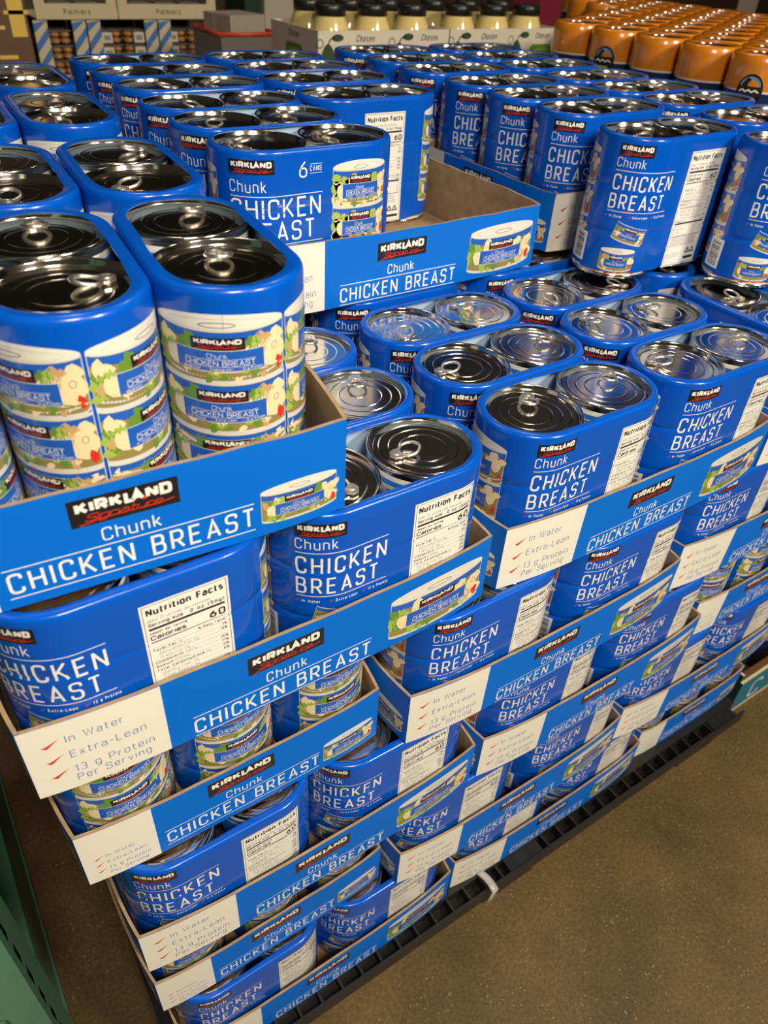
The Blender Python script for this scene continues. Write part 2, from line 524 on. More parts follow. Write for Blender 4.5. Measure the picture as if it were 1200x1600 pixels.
        s.rect(l, y - 14.3, r, y - 12.2, K, L1)
        s.text('Amount per serving', l, y - 18.2, 2.4, K, L1, wt=.2, fit=26)
        s.text('Calories', l, y - 24, 4.4, K, L1, wt=.2, gap=.1, fit=25)
        s.text('60', r, y - 24, 7.0, K, L1, wt=.2, sx=1.1, align='r')
        s.rect(l, y - 27, r, y - 25.8, K, L1)
        s.text('% Daily Value*', r, y - 30.6, 2.0, K, L1, wt=.18, align='r', sx=1.1)
        rows = [('Total Fat', '1g', '1%', 0), ('', 'Saturated Fat 0g', '0%', 1), ('', 'Trans Fat 0g', '', 1), ('Cholesterol', '45mg', '15%', 0), ('Sodium', '270mg', '11%', 0),
                ('Total Carbohydrate', '0g', '0%', 0), ('', 'Dietary Fiber 0g', '0%', 1), ('', 'Total Sugars 0g', '', 1), ('', 'Includes 0g Added Sugars', '0%', 2), ('Protein', '13g', '26%', 0)]
        yy = y - 35.5
        for a, b, c, ind in rows:
            s.rect(l + 3 * ind, yy + 3.4, r, yy + 3.65, 'fgrey', L1)
            xx = l + 4 * ind
            if a: xx += s.text(a, xx, yy, 2.3, K, L1, wt=.2, sx=1.15) + 1.4
            s.text(b, xx, yy, 2.3, 'fgrey', L1, wt=.13, sx=1.15)
            if c: s.text(c, r, yy, 2.3, K, L1, wt=.2, align='r', sx=1.1)
            yy -= 4.3
        s.rect(l, yy + 1.6, r, yy + 3.6, K, L1)
        yy -= 1.6
        for b, c in (('Vitamin D 0mcg', '0%'), ('Calcium 0mg', '0%'), ('Iron 0mg', '0%'), ('Potassium 70mg', '0%')):
            s.text(b, l, yy, 2.2, 'fgrey', L1, wt=.13, sx=1.15)
            s.text(c, r, yy, 2.2, 'fgrey', L1, wt=.13, align='r', sx=1.1)
            yy -= 3.9
        s.rect(l, yy + 2.6, r, yy + 3.4, K, L1)
        rnd = random.Random(3)
        while yy > y0 + 26:                         # fine print too small to read
            s.rect(l, yy, l + (r - l) * rnd.uniform(.8, 1), yy + .7, 'fgrey', L1, step=12)
            yy -= 2.3
        for cx in (r - 14, r - 5):                  # recycling arrows
            s.ribbon([(cx + 4 * math.sin(2 * PI * k / 3), y0 + 17 + 4 * math.cos(2 * PI * k / 3)) for k in range(4)], 1.5, K, L1)
        s.rect(r - 18, y0 + 6, r, y0 + 9.5, K, L1)
        s.rect(l, y0 + 12, l + 22, y0 + 12.6, 'fgrey', L1); s.rect(l, y0 + 15, l + 26, y0 + 15.6, 'fgrey', L1)

    def barcode(s, x0, y0, w, h, layer):
        s.rect(x0, y0, x0 + w, y0 + h, 'fw', layer)
        rnd = random.Random(5)
        y = y0 + h * .08
        while y < y0 + h * .92:
            t = rnd.uniform(.4, 1.5)
            s.rect(x0 + w * .18, y, x0 + w * .85, min(y + t, y0 + h * .92), 'fk', layer + 1)
            y += t + rnd.uniform(.4, 1.3)

    def column(s, x0, w, layer, seed=1, detail=1):
        """three stacked can pictures"""
        for k, yb in ((2, 107.5), (1, 69), (0, 30.5)):
            s.canpic(x0, yb, w, 37.5 if k == 2 else 38.5, layer, lid=(8 if k == 2 else 0), sag=w * .055, seed=seed, detail=detail)

    def emit(s, mb, fmap, off0=.00014, dz=.00004):
        """map every polygon through fmap(u_mm, v_mm, offset) -> (xyz, normal)"""
        N = []
        order = sorted(range(len(s.P)), key=lambda i: s.P[i][3])
        for i in order:
            vs, fs, mn, ly = s.P[i]
            xyz, nn = fmap(vs[:, 0] / 1000, vs[:, 1] / 1000, off0 + ly * dz)
            mb.add(xyz.tolist(), fs, mn, True)
            N.extend(nn.tolist())
        return N


# ------------------------------------------------------------------ the six-pack
A_, R_, PH = 0.0514, 0.0511, 0.1667
AK = 1.035          # artwork was laid out on a slightly smaller pack
CK = 1.03           # likewise the cans
ZT = .1652          # height of the top can rims
PER = 4 * A_ + 2 * PI * R_


def stadium(u, d):
    """outline position and normal; u = 0 at the middle of the front (-y) face"""
    u = (np.asarray(u, float) + PER / 2) % PER - PER / 2
    s_ = np.sign(u); au = np.abs(u)
    x = np.empty_like(u); y = np.empty_like(u); nx = np.empty_like(u); ny = np.empty_like(u)
    k = au <= A_
    x[k], y[k], nx[k], ny[k] = u[k], -R_, 0, -1
    k = (au > A_) & (au <= A_ + PI * R_)
    ph = (au[k] - A_) / R_
    x[k] = s_[k] * (A_ + R_ * np.sin(ph)); y[k] = -R_ * np.cos(ph); nx[k] = s_[k] * np.sin(ph); ny[k] = -np.cos(ph)
    k = au > A_ + PI * R_
    x[k] = s_[k] * (2 * A_ + PI * R_ - au[k]); x[k] = s_[k] * (A_ - (au[k] - A_ - PI * R_)); y[k], nx[k], ny[k] = R_, 0, 1
    return x + nx * d, y + ny * d, nx, ny, au


def groove(u, v):
    u = (np.asarray(u, float) + PER / 2) % PER - PER / 2
    au = np.abs(u)
    onflat = np.where(au <= A_, 1 - au / A_, np.where(au > A_ + PI * R_, np.minimum(1, (au - A_ - PI * R_) / A_), 0))
    amp = .0011 * (1 - .75 * onflat)
    g = np.zeros_like(np.asarray(v, float))
    for vg in (.0575, .1105):
        g = g - np.exp(-((v - vg) / .0018) ** 2)
    return amp * g


def pack_map(u, v, off):
    u = np.asarray(u) * AK
    d = groove(u, v) + off
    x, y, nx, ny, _ = stadium(u, d)
    P = np.stack([x, y, np.asarray(v, float) + 0 * x], 1)
    return P, np.stack([nx, ny, 0 * nx], 1)


def make_wrap(name, art, seed=0, bottom=.0085, ring=.0121):
    mb = MB()
    rnd = random.Random(seed)
    us = np.linspace(-PER / 2, PER / 2, 113)[:-1]
    nu = len(us)
    vl = [bottom, .02, .035, .05, .0545, .056, .0575, .059, .0605, .066, .08, .096, .1045, .1075, .109, .1105, .112, .1135, .12, .135, .15, .1600]
    prof = [(0, v) for v in vl] + [(-.0001, .1620), (-.0004, .1637), (-.0010, .1650), (-.0019, .1659), (-.0031, .16645), (-.0048, .1666), (-.0048 - (ring - .0048) * .6, .1665), (-ring, .1658)]
    ph1, ph2 = rnd.uniform(0, 6), rnd.uniform(0, 6)
    for i, (d, v) in enumerate(prof):
        vv = np.full(nu, v)
        dd = np.full(nu, d) + groove(us, vv)
        if i == 0: vv = vv + .0012 * np.sin(us * 70 + ph1) + .0006 * np.sin(us * 190 + ph2)
        if i >= len(vl) + 5:
            dd = dd + .0007 * np.sin(us * 60 + ph1) * (i - len(vl) - 4) / 3
            vv = vv + .00018 * np.sin(us * 120 + ph2)
        x, y, nx, ny, _ = stadium(us, dd)
        mb.v.extend(np.stack([x, y, vv], 1).tolist())
    k0 = mb.mi('film')
    for i in range(len(prof) - 1):
        for j in range(nu):
            j2 = (j + 1) % nu
            mb.f.append((i * nu + j, i * nu + j2, (i + 1) * nu + j2, (i + 1) * nu + j)); mb.m.append(k0); mb.sm.append(True)
    # pale inner face of the film below the opening
    b = len(mb.v)
    inner = [(-ring + .0005, .1655), (-.0050, .1658), (-.0028, .1640), (-.0014, .1600), (-.0010, .15), (-.0010, .112)]
    for d, v in inner:
        x, y, nx, ny, _ = stadium(us, np.full(nu, d))
        mb.v.extend(np.stack([x, y, np.full(nu, v)], 1).tolist())
    k1 = mb.mi('filmback')
    for i in range(len(inner) - 1):
        for j in range(nu):
            j2 = (j + 1) % nu
            mb.f.append((b + i * nu + j, b + i * nu + j2, b + (i + 1) * nu + j2, b + (i + 1) * nu + j)); mb.m.append(k1); mb.sm.append(True)
    nb = len(mb.v)
    me0 = bpy.data.meshes.new('tmp'); me0.from_pydata(mb.v, [], mb.f); me0.update()
    N = [tuple(v.normal) for v in me0.vertices]
    bpy.data.meshes.remove(me0)
    N = N + art.emit(mb, pack_map)
    return mb.mesh(name, normals=N)


def art_side(sh, sec=False):
    """main face: title block, nutrition panel, seam; can column and barcode round the left end"""
    a = Art()
    a.logo(-94 + sh, 145, 40, 13.5, 0)
    a.panel_text_block(-94 + sh, 85.5, 0)
    a.nutrition(8 + sh, 7, 62, 142, 0)
    a.column(-198 + sh, 78, 0, seed=11, detail=0)
    a.barcode(-137 + sh, 14, 24, 36, 7)
    # two tilted cans low on the face
    keep = a.tf
    th = math.radians(-14)

    def tilt(vs):
        v = np.array(vs, float) - np.array((-60 + sh, 58.))
        return np.stack([v[:, 0] * math.cos(th) - v[:, 1] * math.sin(th) - 60 + sh, v[:, 0] * math.sin(th) + v[:, 1] * math.cos(th) + 58.], 1)
    a.tf = tilt
    a.canpic(-80 + sh, 47, 40, 21, 0, lid=0, sag=2, seed=21, detail=0)
    a.tf = keep
    a.canpic(-90 + sh, 13, 42, 23, 0, lid=4, sag=4, seed=22, detail=0)
    a.rect(93 + sh, 10, 93.5 + sh, 156, 'flab', 0)
    a.column(102 + sh, 82, 0, seed=31, detail=0)
    return a


def art_end(sh):
    """end of the pack: seam, two columns of can pictures"""
    a = Art()
    a.logo(-94 + sh, 145, 40, 13.5, 0)
    a.panel_text_block(-94 + sh, 85.5, 0)
    a.nutrition(8 + sh, 7, 62, 142, 0)
    a.rect(93 + sh, 10, 93.5 + sh, 156, 'flab', 0)
    a.column(106 + sh, 86, 0, seed=31)
    a.column(194 + sh, 86, 0, seed=31)
    return a


def art_back(sh):
    """second face: title block, 6 CANS and a can column at the right"""
    a = Art()
    a.logo(-101 + sh, 145, 45, 13.5, 0)
    x = -101 + sh
    a.text('Chunk', x, 128, 11.5, 'fw', 0, wt=.085, fit=36)
    a.rect(x, 123.8, x + 97, 124.5, 'fw', 0)
    a.text('CHICKEN', x, 102, 20, 'fw', 0, wt=.105, fit=95)
    a.text('BREAST', x, 79, 20, 'fw', 0, wt=.105, fit=88)
    a.rect(x, 75.5, x + 97, 76.2, 'fw', 0)
    for dx, t, f in ((5, 'In Water', 18), (38, 'Extra-Lean', 24), (74, '13 g Protein', 23)):
        a.check(x + dx - 5.5, 68.5, 4.2, 2.6, 0)
        a.text(t, x + dx, 68, 3.6, 'fw', 0, wt=.15, fit=f)
    a.text('6', -30 + sh, 139.5, 15.5, 'fw', 0, wt=.10, sx=.95)
    a.text('CANS', -18 + sh, 145, 5, 'fw', 0, wt=.10, fit=13)
    a.rect(-18 + sh, 151.4, -4 + sh, 151.8, 'fw', 0)
    a.rect(-18 + sh, 142.8, -4 + sh, 143.2, 'fw', 0)
    a.column(8 + sh, 66, 0, seed=41)
    a.column(-190 + sh, 72, 0, seed=11, detail=0)
    return a


def can_profile(z1):
    t = z1
    p = t - .0042
    prof = [(.0478, t - .0045), (.0484, t - .0040), (.0485, t - .0012), (.0480, t - .0001), (.0473, t), (.0464, t - .0002), (.0460, t - .0010), (.0455, t - .0040), (.0448, t - .0052), (.0438, t - .0052), (.0430, p), (.0424, p)]
    for r in (.0375, .0290, .0200):
        prof += [(r + .0014, p), (r + .0009, p), (r + .0004, p + .00028), (r, p + .00028), (r - .0005, p), (r - .0010, p)]
    prof = prof + [(.003, p), (.0001, p)]
    return [(r * CK, z) for r, z in prof]


def make_top_can():
    z0, z1 = .113, ZT
    mb = MB()
    mb.lathe([(.0001, z0), (.0468 * CK, z0), (.0472 * CK, z1 - .0075)], 'paper')
    mb.lathe([(.0472 * CK, z1 - .0075), (.0478 * CK, z1 - .0045)], 'lid')
    mb.lathe(can_profile(z1), 'lid', seg=56)
    # paper label: blue band under the rim and rows of small print
    a = Art(step=4)
    a.rect(-148, 35, 148, 40, 'canblue', 0)
    a.rect(-60, 4, 20, 31, 'canblue', 0)
    a.logo(-45, 16, 34, 11, 1)
    for x0 in (-140, 40, 96):
        for k in range(7):
            a.rect(x0, 7 + k * 3.6, x0 + 40 - (k * 7) % 13, 7.6 + k * 3.6, 'fk' if k % 3 else 'fgrey', 0, step=8)
        a.rect(x0, 32, x0 + 42, 33.2, 'fk', 0)

    def fm(u, v, off):
        th = u / .0472
        n = np.stack([np.sin(th), -np.cos(th), 0 * th], 1)
        P = n * (.0472 * CK + off); P[:, 2] = z0 + v
        return P, n
    a.emit(mb, fm)
    return mb.mesh('can_with_lid')


def make_bottom_can():
    mb = MB()
    mb.lathe([(r * CK, z) for r, z in [(.0001, .003), (.044, .003), (.0455, .0002), (.0476, 0), (.0484, .0010), (.0482, .0038), (.0474, .0046)]], 'lid')
    mb.lathe([(.0474 * CK, .0046), (.0473 * CK, .05), (.0001, .05)], 'paper')
    a = Art(step=5)
    rnd = random.Random(9)
    a.rect(-147, 5.2, 147, 12, 'cream', 0)
    for k in range(46):
        a.blob(rnd.uniform(-146, 146), rnd.uniform(5.8, 10.5), rnd.uniform(2.5, 6), rnd.uniform(1, 1.8), 0, rnd.choice(['fr', 'leafl', 'leaf', 'creamd', 'fr', 'cream']), 1, n=7, rnd=rnd)

    def fm(u, v, off):
        th = u / .0474
        n = np.stack([np.sin(th), -np.cos(th), 0 * th], 1)
        P = n * (.0474 * CK + off); P[:, 2] = v
        return P, n
    a.emit(mb, fm)
    return mb.mesh('can_bottom')


def make_tab():
    """ring pull: origin on the lid panel under the rivet, ring pointing to +x"""
    mb = MB()
    z = .0022
    loop = []
    n = 28
    for k in range(n):
        a = 2 * PI * k / n
        x = .0125 + .0098 * math.cos(a)
        w = .0086 if math.cos(a) > -.2 else .0086 - .0022 * (-math.cos(a) - .2)
        loop.append((x, w * math.sin(a), z + .20 * max(0, x - .004)))
    mb.tube(loop, .00140, 'tab', seg=8, closed=True)
    # nose plate with rivet
    pl = [(.0065, .0062), (.001, .0066), (-.004, .0048), (-.0062, 0), (-.004, -.0048), (.001, -.0066), (.0065, -.0062), (.0045, 0)]
    k = len(pl)
    vs = [(x, y, z + .0012) for x, y in pl] + [(x, y, z - .0006) for x, y in pl]
    mb.add(vs, [tuple(range(k))] + [tuple(reversed(range(k, 2 * k)))] + [(i, k + i, k + (i + 1) % k, (i + 1) % k) for i in range(k)], 'tab')
    mb.lathe([(.0028, z + .0012), (.0026, z + .0016), (.0022, z + .0017), (.0001, z + .0017)], 'tab', seg=16)
    mb.lathe([(.0042, z + .0013), (.0038, z + .0016), (.0034, z + .0013)], 'tab', seg=16)
    mb.lathe([(.0024, 0), (.0024, z)], 'tab', seg=10)
    return mb.mesh('pull_tab')


WR = {}
for nm, fn, arg in (('a0', art_side, 0), ('a1', art_side, -18), ('a2', art_side, 16), ('a3', art_side, -40),
                    ('e2', art_end, -16), ('e0', art_end, -44), ('e1', art_end, -67), ('b0', art_back, 0), ('b1', art_back, -10)):
    WR[nm] = make_wrap('six_pack_wrap_' + nm, fn(arg), seed=ord(nm[0]) + ord(nm[1]), ring={'a': .0085, 'b': .0064, 'e': .0108}[nm[0]])
for nm, arg in (('u0', 0), ('u1', -18), ('u2', 16)):      # packs whose film was shrunk with the print a little higher
    art_ = art_side(arg)
    art_.P = [(vs + np.array((0, 4.0)), fs, mn, ly) for vs, fs, mn, ly in art_.P]
    WR[nm] = make_wrap('six_pack_wrap_' + nm, art_, seed=ord(nm[1]), ring=.0085)
CAN_T, CAN_B, TAB = make_top_can(), make_bottom_can(), make_tab()


def pack(x, y, z, deg, wrap, label, group=None, tabs=None, bottoms=False):
    root = empty('chicken_can_six_pack', (x, y, z), math.radians(deg))
    tag(root, label, 'six-pack', group or 'shrink-wrapped six-packs of chicken cans')
    link('shrink_wrap', WR[wrap], root)
    for i, sx in enumerate((-1, 1)):
        t = tabs[i] if tabs else random.uniform(0, 360)
        c = link('can', CAN_T, root, (sx * A_, 0, 0), math.radians(t - deg + 37 * 0))
        # the tab's rivet stands near the rim and its ring reaches to the middle of the lid
        link('pull_tab', TAB, c, (-.0285, 0, ZT - .0042), 0)
        if bottoms:
            link('can', CAN_B, root, (sx * A_, 0, 0))
    return root


# ------------------------------------------------------------------ the cardboard tray
TL, TS, TH, TT = 0.418, 0.304, 0.0775, 0.003


def art_tray_front(L, kind):
    a = Art(step=8)
    if kind == 'long':
        W, k = 97, 1.0
        a.rect(0, 0, W, 77.5, 'twhite', 0)
        a.logo(165, 45.5, 68, 20.5, 0)
        a.text('Chunk', 180, 28.5, 11.5, 'fw', 0, wt=.10, fit=37)
        a.rect(117, 24.6, 281, 25.4, 'fw', 0); a.rect(117, 1.4, 281, 2.2, 'fw', 0)
        a.text('CHICKEN BREAST', 117, 4.6, 17, 'fw', 0, wt=.115, fit=164)
        a.canpic(300, 13, 108, 44, 0, lid=9, sag=8, seed=51)
        tx, ts = 28, 1.0
    else:
        W = 64
        a.rect(0, 0, W, 77.5, 'twhite', 0)
        a.logo(115, 49, 67, 20.5, 0)
        a.text('Chunk', 131, 34, 10.5, 'fw', 0, wt=.10, fit=37)
        a.rect(71, 30.2, 231, 31.0, 'fw', 0); a.rect(71, 7.4, 231, 8.2, 'fw', 0)
        a.text('CHICKEN BREAST', 72, 11, 16.5, 'fw', 0, wt=.115, fit=159)
        a.canpic(236, 12, 60, 25, 0, lid=5, sag=4.5, seed=52)
        tx, ts = 19.5, .62
    y = 54
    for i, (t, f) in enumerate((('In Water', 40), ('Extra-Lean', 54), ('13 g Protein', 58), ('Per Serving', 54))):
        yy = (54, 36, 18, 7.2)[i] if kind == 'long' else (34, 23.5, 13, 5.5)[i]
        a.text(t, tx, yy, 8.2 * ts, 'tink', 1, wt=.10, fit=f * ts)
        if i < 3: a.check(tx - 16.5 * ts, yy - 1 * ts, 13 * ts, 8 * ts, 1)
    return a


def make_panel(name, L, kind, bow, seed):
    """one wall of a tray standing on y = 0 with its print on the -y side; x from 0 to L"""
    mb = MB()
    rnd = random.Random(seed)
    n = 56
    p1, p2 = rnd.uniform(0, 6), rnd.uniform(0, 6)

    def bw(t, v):
        t = np.asarray(t, float); v = np.asarray(v, float)
        return -bow * (1 - np.abs(2 * t - 1) ** 4) * (.9 + .1 * v / TH)

    def top(t):
        return TH + .0007 * math.sin(t * 9 + p1) + .0004 * math.sin(t * 31 + p2)
    nz = 3
    vs = []
    for side in (0, 1):
        for i in range(n + 1):
            t = i / n
            for k in range(nz + 1):
                v = top(t) * k / nz
                vs.append((t * L, float(bw(t, v)) + side * TT, v))
    def ix(side, i, k): return (side * (n + 1) + i) * (nz + 1) + k
    F, B, E = [], [], []
    for i in range(n):
        for k in range(nz):
            F.append((ix(0, i, k), ix(0, i + 1, k), ix(0, i + 1, k + 1), ix(0, i, k + 1)))
            B.append((ix(1, i + 1, k), ix(1, i, k), ix(1, i, k + 1), ix(1, i + 1, k + 1)))
        E.append((ix(0, i, nz), ix(0, i + 1, nz), ix(1, i + 1, nz), ix(1, i, nz)))
        E.append((ix(0, i + 1, 0), ix(0, i, 0), ix(1, i, 0), ix(1, i + 1, 0)))
    for k in range(nz):
        E.append((ix(0, 0, k + 1), ix(0, 0, k), ix(1, 0, k), ix(1, 0, k + 1)))
    E2 = [(ix(0, n, k), ix(0, n, k + 1), ix(1, n, k + 1), ix(1, n, k)) for k in range(nz)]
    for fs, mn, sm in ((F, 'tblue', True), (B, 'kraft', True), (E, 'kraft', False), (E2, 'tblue', False)):
        used = sorted({i for f in fs for i in f})
        new = {i: k for k, i in enumerate(used)}
        mb.add([vs[i] for i in used], [tuple(new[i] for i in f) for f in fs], mn, sm)

    def fm(u, v, off):
        t = np.clip(u / L, 0, 1)
        tt = np.array([top(x) for x in t])
        P = np.stack([u, bw(t, v) - off, np.minimum(v, tt)], 1)
        N = np.zeros_like(P); N[:, 1] = -1
        return P, N
    a = art_tray_front(L, kind)
    a.emit(mb, fm, off0=.00012)
    return mb.mesh(name)


def make_base(L, W):
    mb = MB()
    mb.box(.001, .001, 0, L - .001, W - .001, .0022, 'kraft')
    return mb.mesh('tray_base')


PAN = [(make_panel('long_panel', TL, 'long', .0105, s), make_panel('short_panel', TS, 'short', .0065, s + 50)) for s in range(3)]
BASE = make_base(TL, TS)
DEEP = .446
DPAN = make_panel('long_panel_deep', DEEP, 'long', .0105, 9)
DBASE = make_base(DEEP, TS)


def tray(x, y, z, deg, label, kind='long', var=0, deep=False):
    """x, y: front-left corner; kind 'long' shows its long side to the front, 'short' its short side"""
    if kind == 'long':
        root = empty('cardboard_tray', (x, y, z), math.radians(deg))
    else:
        a = math.radians(deg)
        root = empty('cardboard_tray', (x - (DEEP if deep else TL) * math.sin(a), y + (DEEP if deep else TL) * math.cos(a), z), math.radians(deg - 90))
    tag(root, label, 'tray', 'printed trays stacked on the pallet')
    lp, sp = PAN[var % 3]
    tl = DEEP if deep else TL
    link('tray_base', DBASE if deep else BASE, root)
    link('long_panel', DPAN if deep else lp, root, (0, 0, 0), 0)
    link('long_panel', DPAN if deep else PAN[(var + 1) % 3][0], root, (tl, TS, 0), PI)
    link('short_panel', sp, root, (0, TS, 0), -PI / 2)
    link('short_panel', PAN[(var + 1) % 3][1], root, (tl, 0, 0), PI / 2)
    return root


# ------------------------------------------------------------------ floor
fl = MB()
fl.add([(-6, -6, 0), (12, -6, 0), (12, 12, 0), (-6, 12, 0)], [(0, 1, 2, 3)], 'kraft')
M['floor'] = mat('stained_concrete', (0.16, 0.125, 0.07), 0.55)
nt = M['floor'].node_tree
b = nt.nodes['Principled BSDF']
tc = nt.nodes.new('ShaderNodeTexCoord')
n1 = nt.nodes.new('ShaderNodeTexNoise'); n1.inputs['Scale'].default_value = 5; n1.inputs['Detail'].default_value = 8; n1.inputs['Roughness'].default_value = .65
n2 = nt.nodes.new('ShaderNodeTexNoise'); n2.inputs['Scale'].default_value = 170; n2.inputs['Detail'].default_value = 4; n2.inputs['Roughness'].default_value = .8
v1 = nt.nodes.new('ShaderNodeTexVoronoi'); v1.inputs['Scale'].default_value = 150
r1 = nt.nodes.new('ShaderNodeValToRGB'); r1.color_ramp.elements[0].position = .3; r1.color_ramp.elements[1].position = .72
r1.color_ramp.elements[0].color = (.080, .050, .016, 1); r1.color_ramp.elements[1].color = (.160, .102, .036, 1)
r2 = nt.nodes.new('ShaderNodeValToRGB'); r2.color_ramp.elements[0].position = .3; r2.color_ramp.elements[1].position = .75
r2.color_ramp.elements[0].color = (.35, .34, .33, 1); r2.color_ramp.elements[1].color = (1.7, 1.7, 1.6, 1)
r3 = nt.nodes.new('ShaderNodeValToRGB'); r3.color_ramp.elements[0].position = .09; r3.color_ramp.elements[1].position = .17
r3.color_ramp.elements[0].color = (1, 1, 1, 1); r3.color_ramp.elements[1].color = (0, 0, 0, 1)
n3 = nt.nodes.new('ShaderNodeTexNoise'); n3.inputs['Scale'].default_value = 30
r4 = nt.nodes.new('ShaderNodeValToRGB'); r4.color_ramp.elements[0].position = .50; r4.color_ramp.elements[1].position = .60
mm = nt.nodes.new('ShaderNodeMath'); mm.operation = 'MULTIPLY'
mx = nt.nodes.new('ShaderNodeMixRGB'); mx.blend_type = 'MULTIPLY'; mx.inputs[0].default_value = .8
mx2 = nt.nodes.new('ShaderNodeMixRGB'); mx2.inputs[2].default_value = (.50, .40, .22, 1)
for s_ in (n1, n2, v1, n3):
    nt.links.new(tc.outputs['Object'], s_.inputs['Vector'])
nt.links.new(n1.outputs['Fac'], r1.inputs['Fac']); nt.links.new(n2.outputs['Fac'], r2.inputs['Fac']); nt.links.new(v1.outputs['Distance'], r3.inputs['Fac'])
nt.links.new(n3.outputs['Fac'], r4.inputs['Fac'])
nt.links.new(r3.outputs['Color'], mm.inputs[0]); nt.links.new(r4.outputs['Color'], mm.inputs[1])
nt.links.new(r1.outputs['Color'], mx.inputs[1]); nt.links.new(r2.outputs['Color'], mx.inputs[2])
nt.links.new(mm.outputs[0], mx2.inputs[0]); nt.links.new(mx.outputs['Color'], mx2.inputs[1])
nt.links.new(mx2.outputs['Color'], b.inputs['Base Color'])
bp = nt.nodes.new('ShaderNodeBump'); bp.inputs['Strength'].default_value = .25; bp.inputs['Distance'].default_value = .002
nt.links.new(n2.outputs['Fac'], bp.inputs['Height']); nt.links.new(bp.outputs['Normal'], b.inputs['Normal'])
fl.mats = ['floor']
tag(link('floor', fl.mesh('floor')), kind='structure')

# ------------------------------------------------------------------ pallet
PX0, PX1, PY0, PY1, PZ = 0.02, 1.19, -0.034, 0.97, 0.134


def make_pallet():
    root = empty('plastic_pallet', ((PX0 + PX1) / 2, (PY0 + PY1) / 2, 0))
    tag(root, 'black plastic pallet with open lattice rim under the stacked blue trays', 'pallet')
    ox, oy = -(PX0 + PX1) / 2, -(PY0 + PY1) / 2
    d = MB()
    t = .004
    # lattice rims (front and left) and the closed middle of the deck
    d.box(PX0 + ox, PY0 + oy, PZ - .03, PX1 + ox, PY0 + t + oy, PZ, 'blackplastic')
    d.box(PX0 + ox, PY0 + .026 + oy, PZ - .03, PX1 + ox, PY0 + .030 + oy, PZ, 'blackplastic')
    d.box(PX0 + ox, PY0 + t + oy, PZ - .03, PX1 + ox, PY0 + .026 + oy, PZ - .024, 'blackplastic')
    k = 0
    x = PX0
    while x < PX1:
        d.box(x + ox, PY0 + t + oy, PZ - .024, x + .0035 + ox, PY0 + .026 + oy, PZ - .001, 'blackplastic')
        x += .0335
        k += 1
    for xx in (.06, .575, 1.10):            # closed plates above the feet
        d.box(xx + ox, PY0 + t + oy, PZ - .02, xx + .07 + ox, PY0 + .026 + oy, PZ - .002, 'blackplastic')
    d.box(PX0 + ox, PY0 + .030 + oy, PZ - .02, PX1 + ox, PY1 + oy, PZ, 'blackplastic')
    link('deck', d.mesh('pallet_deck'), root)
    for i, x in enumerate((.03, .545, 1.06)):
        for j, y in enumerate((-.018, .40, .83)):
            f = MB()
            x0, x1, y0, y1 = x + ox, x + .13 + ox, y + oy, y + .12 + oy
            vs = [(x0 + .01, y0 + .01, 0), (x1 - .01, y0 + .01, 0), (x1 - .01, y1 - .01, 0), (x0 + .01, y1 - .01, 0), (x0, y0, PZ - .031), (x1, y0, PZ - .031), (x1, y1, PZ - .031), (x0, y1, PZ - .031)]
            f.add(vs, [(0, 3, 2, 1), (4, 5, 6, 7), (0, 1, 5, 4), (1, 2, 6, 5), (2, 3, 7, 6), (3, 0, 4, 7)], 'blackplastic')
            link('foot', f.mesh('pallet_foot'), root)
    return root


make_pallet()

# ------------------------------------------------------------------ layers of trays
H = 0.170
Z0 = 0.136


def zl(layer): return Z0 + (6 - layer) * H


LAY = {1: 'top layer', 2: 'second layer down', 3: 'third layer down', 4: 'fourth layer down', 5: 'fifth layer down', 6: 'bottom layer'}
COLN = ('left', 'middle', 'right')
ROWN = ('front', 'second', 'third', 'fourth')
rj = random.Random(12)


def fill_long(x, y, z, where, keep=None, wraps=('a0', 'a1', 'a2')):
    """two packs across, three rows deep, seen from their long side"""
    for r in range(3):
        for c in range(2):
            if keep and not keep(r, c): continue
            px = x + (.1045, .3125)[c] + rj.uniform(-.001, .002)
            py = y + .0493 + r * .1031
            pack(px, py, z + .0025, rj.uniform(-.12, .12), wraps[rj.randrange(len(wraps))],
                 f'blue chicken six-pack, {("left", "right")[c]} of {ROWN[r]} row in {where}')


def fill_short(x, y, z, where, keep=None, wraps=('e2', 'e2', 'e0'), deg=0):
    for r in range(2):
        for c in range(3):
            if keep and not keep(r, c): continue
            px = .152 + (c - 1) * .1038
            py = .1045 + r * .2080 + rj.uniform(-.0005, .001)
            a = math.radians(deg)
            pack(x + px * math.cos(a) - py * math.sin(a), y + px * math.sin(a) + py * math.cos(a), z + .0025, deg - 90 + rj.uniform(-.12, .12), wraps[rj.randrange(len(wraps))],
                 f'blue chicken six-pack end-on, {COLN[c]} of {ROWN[r]} row in {where}')


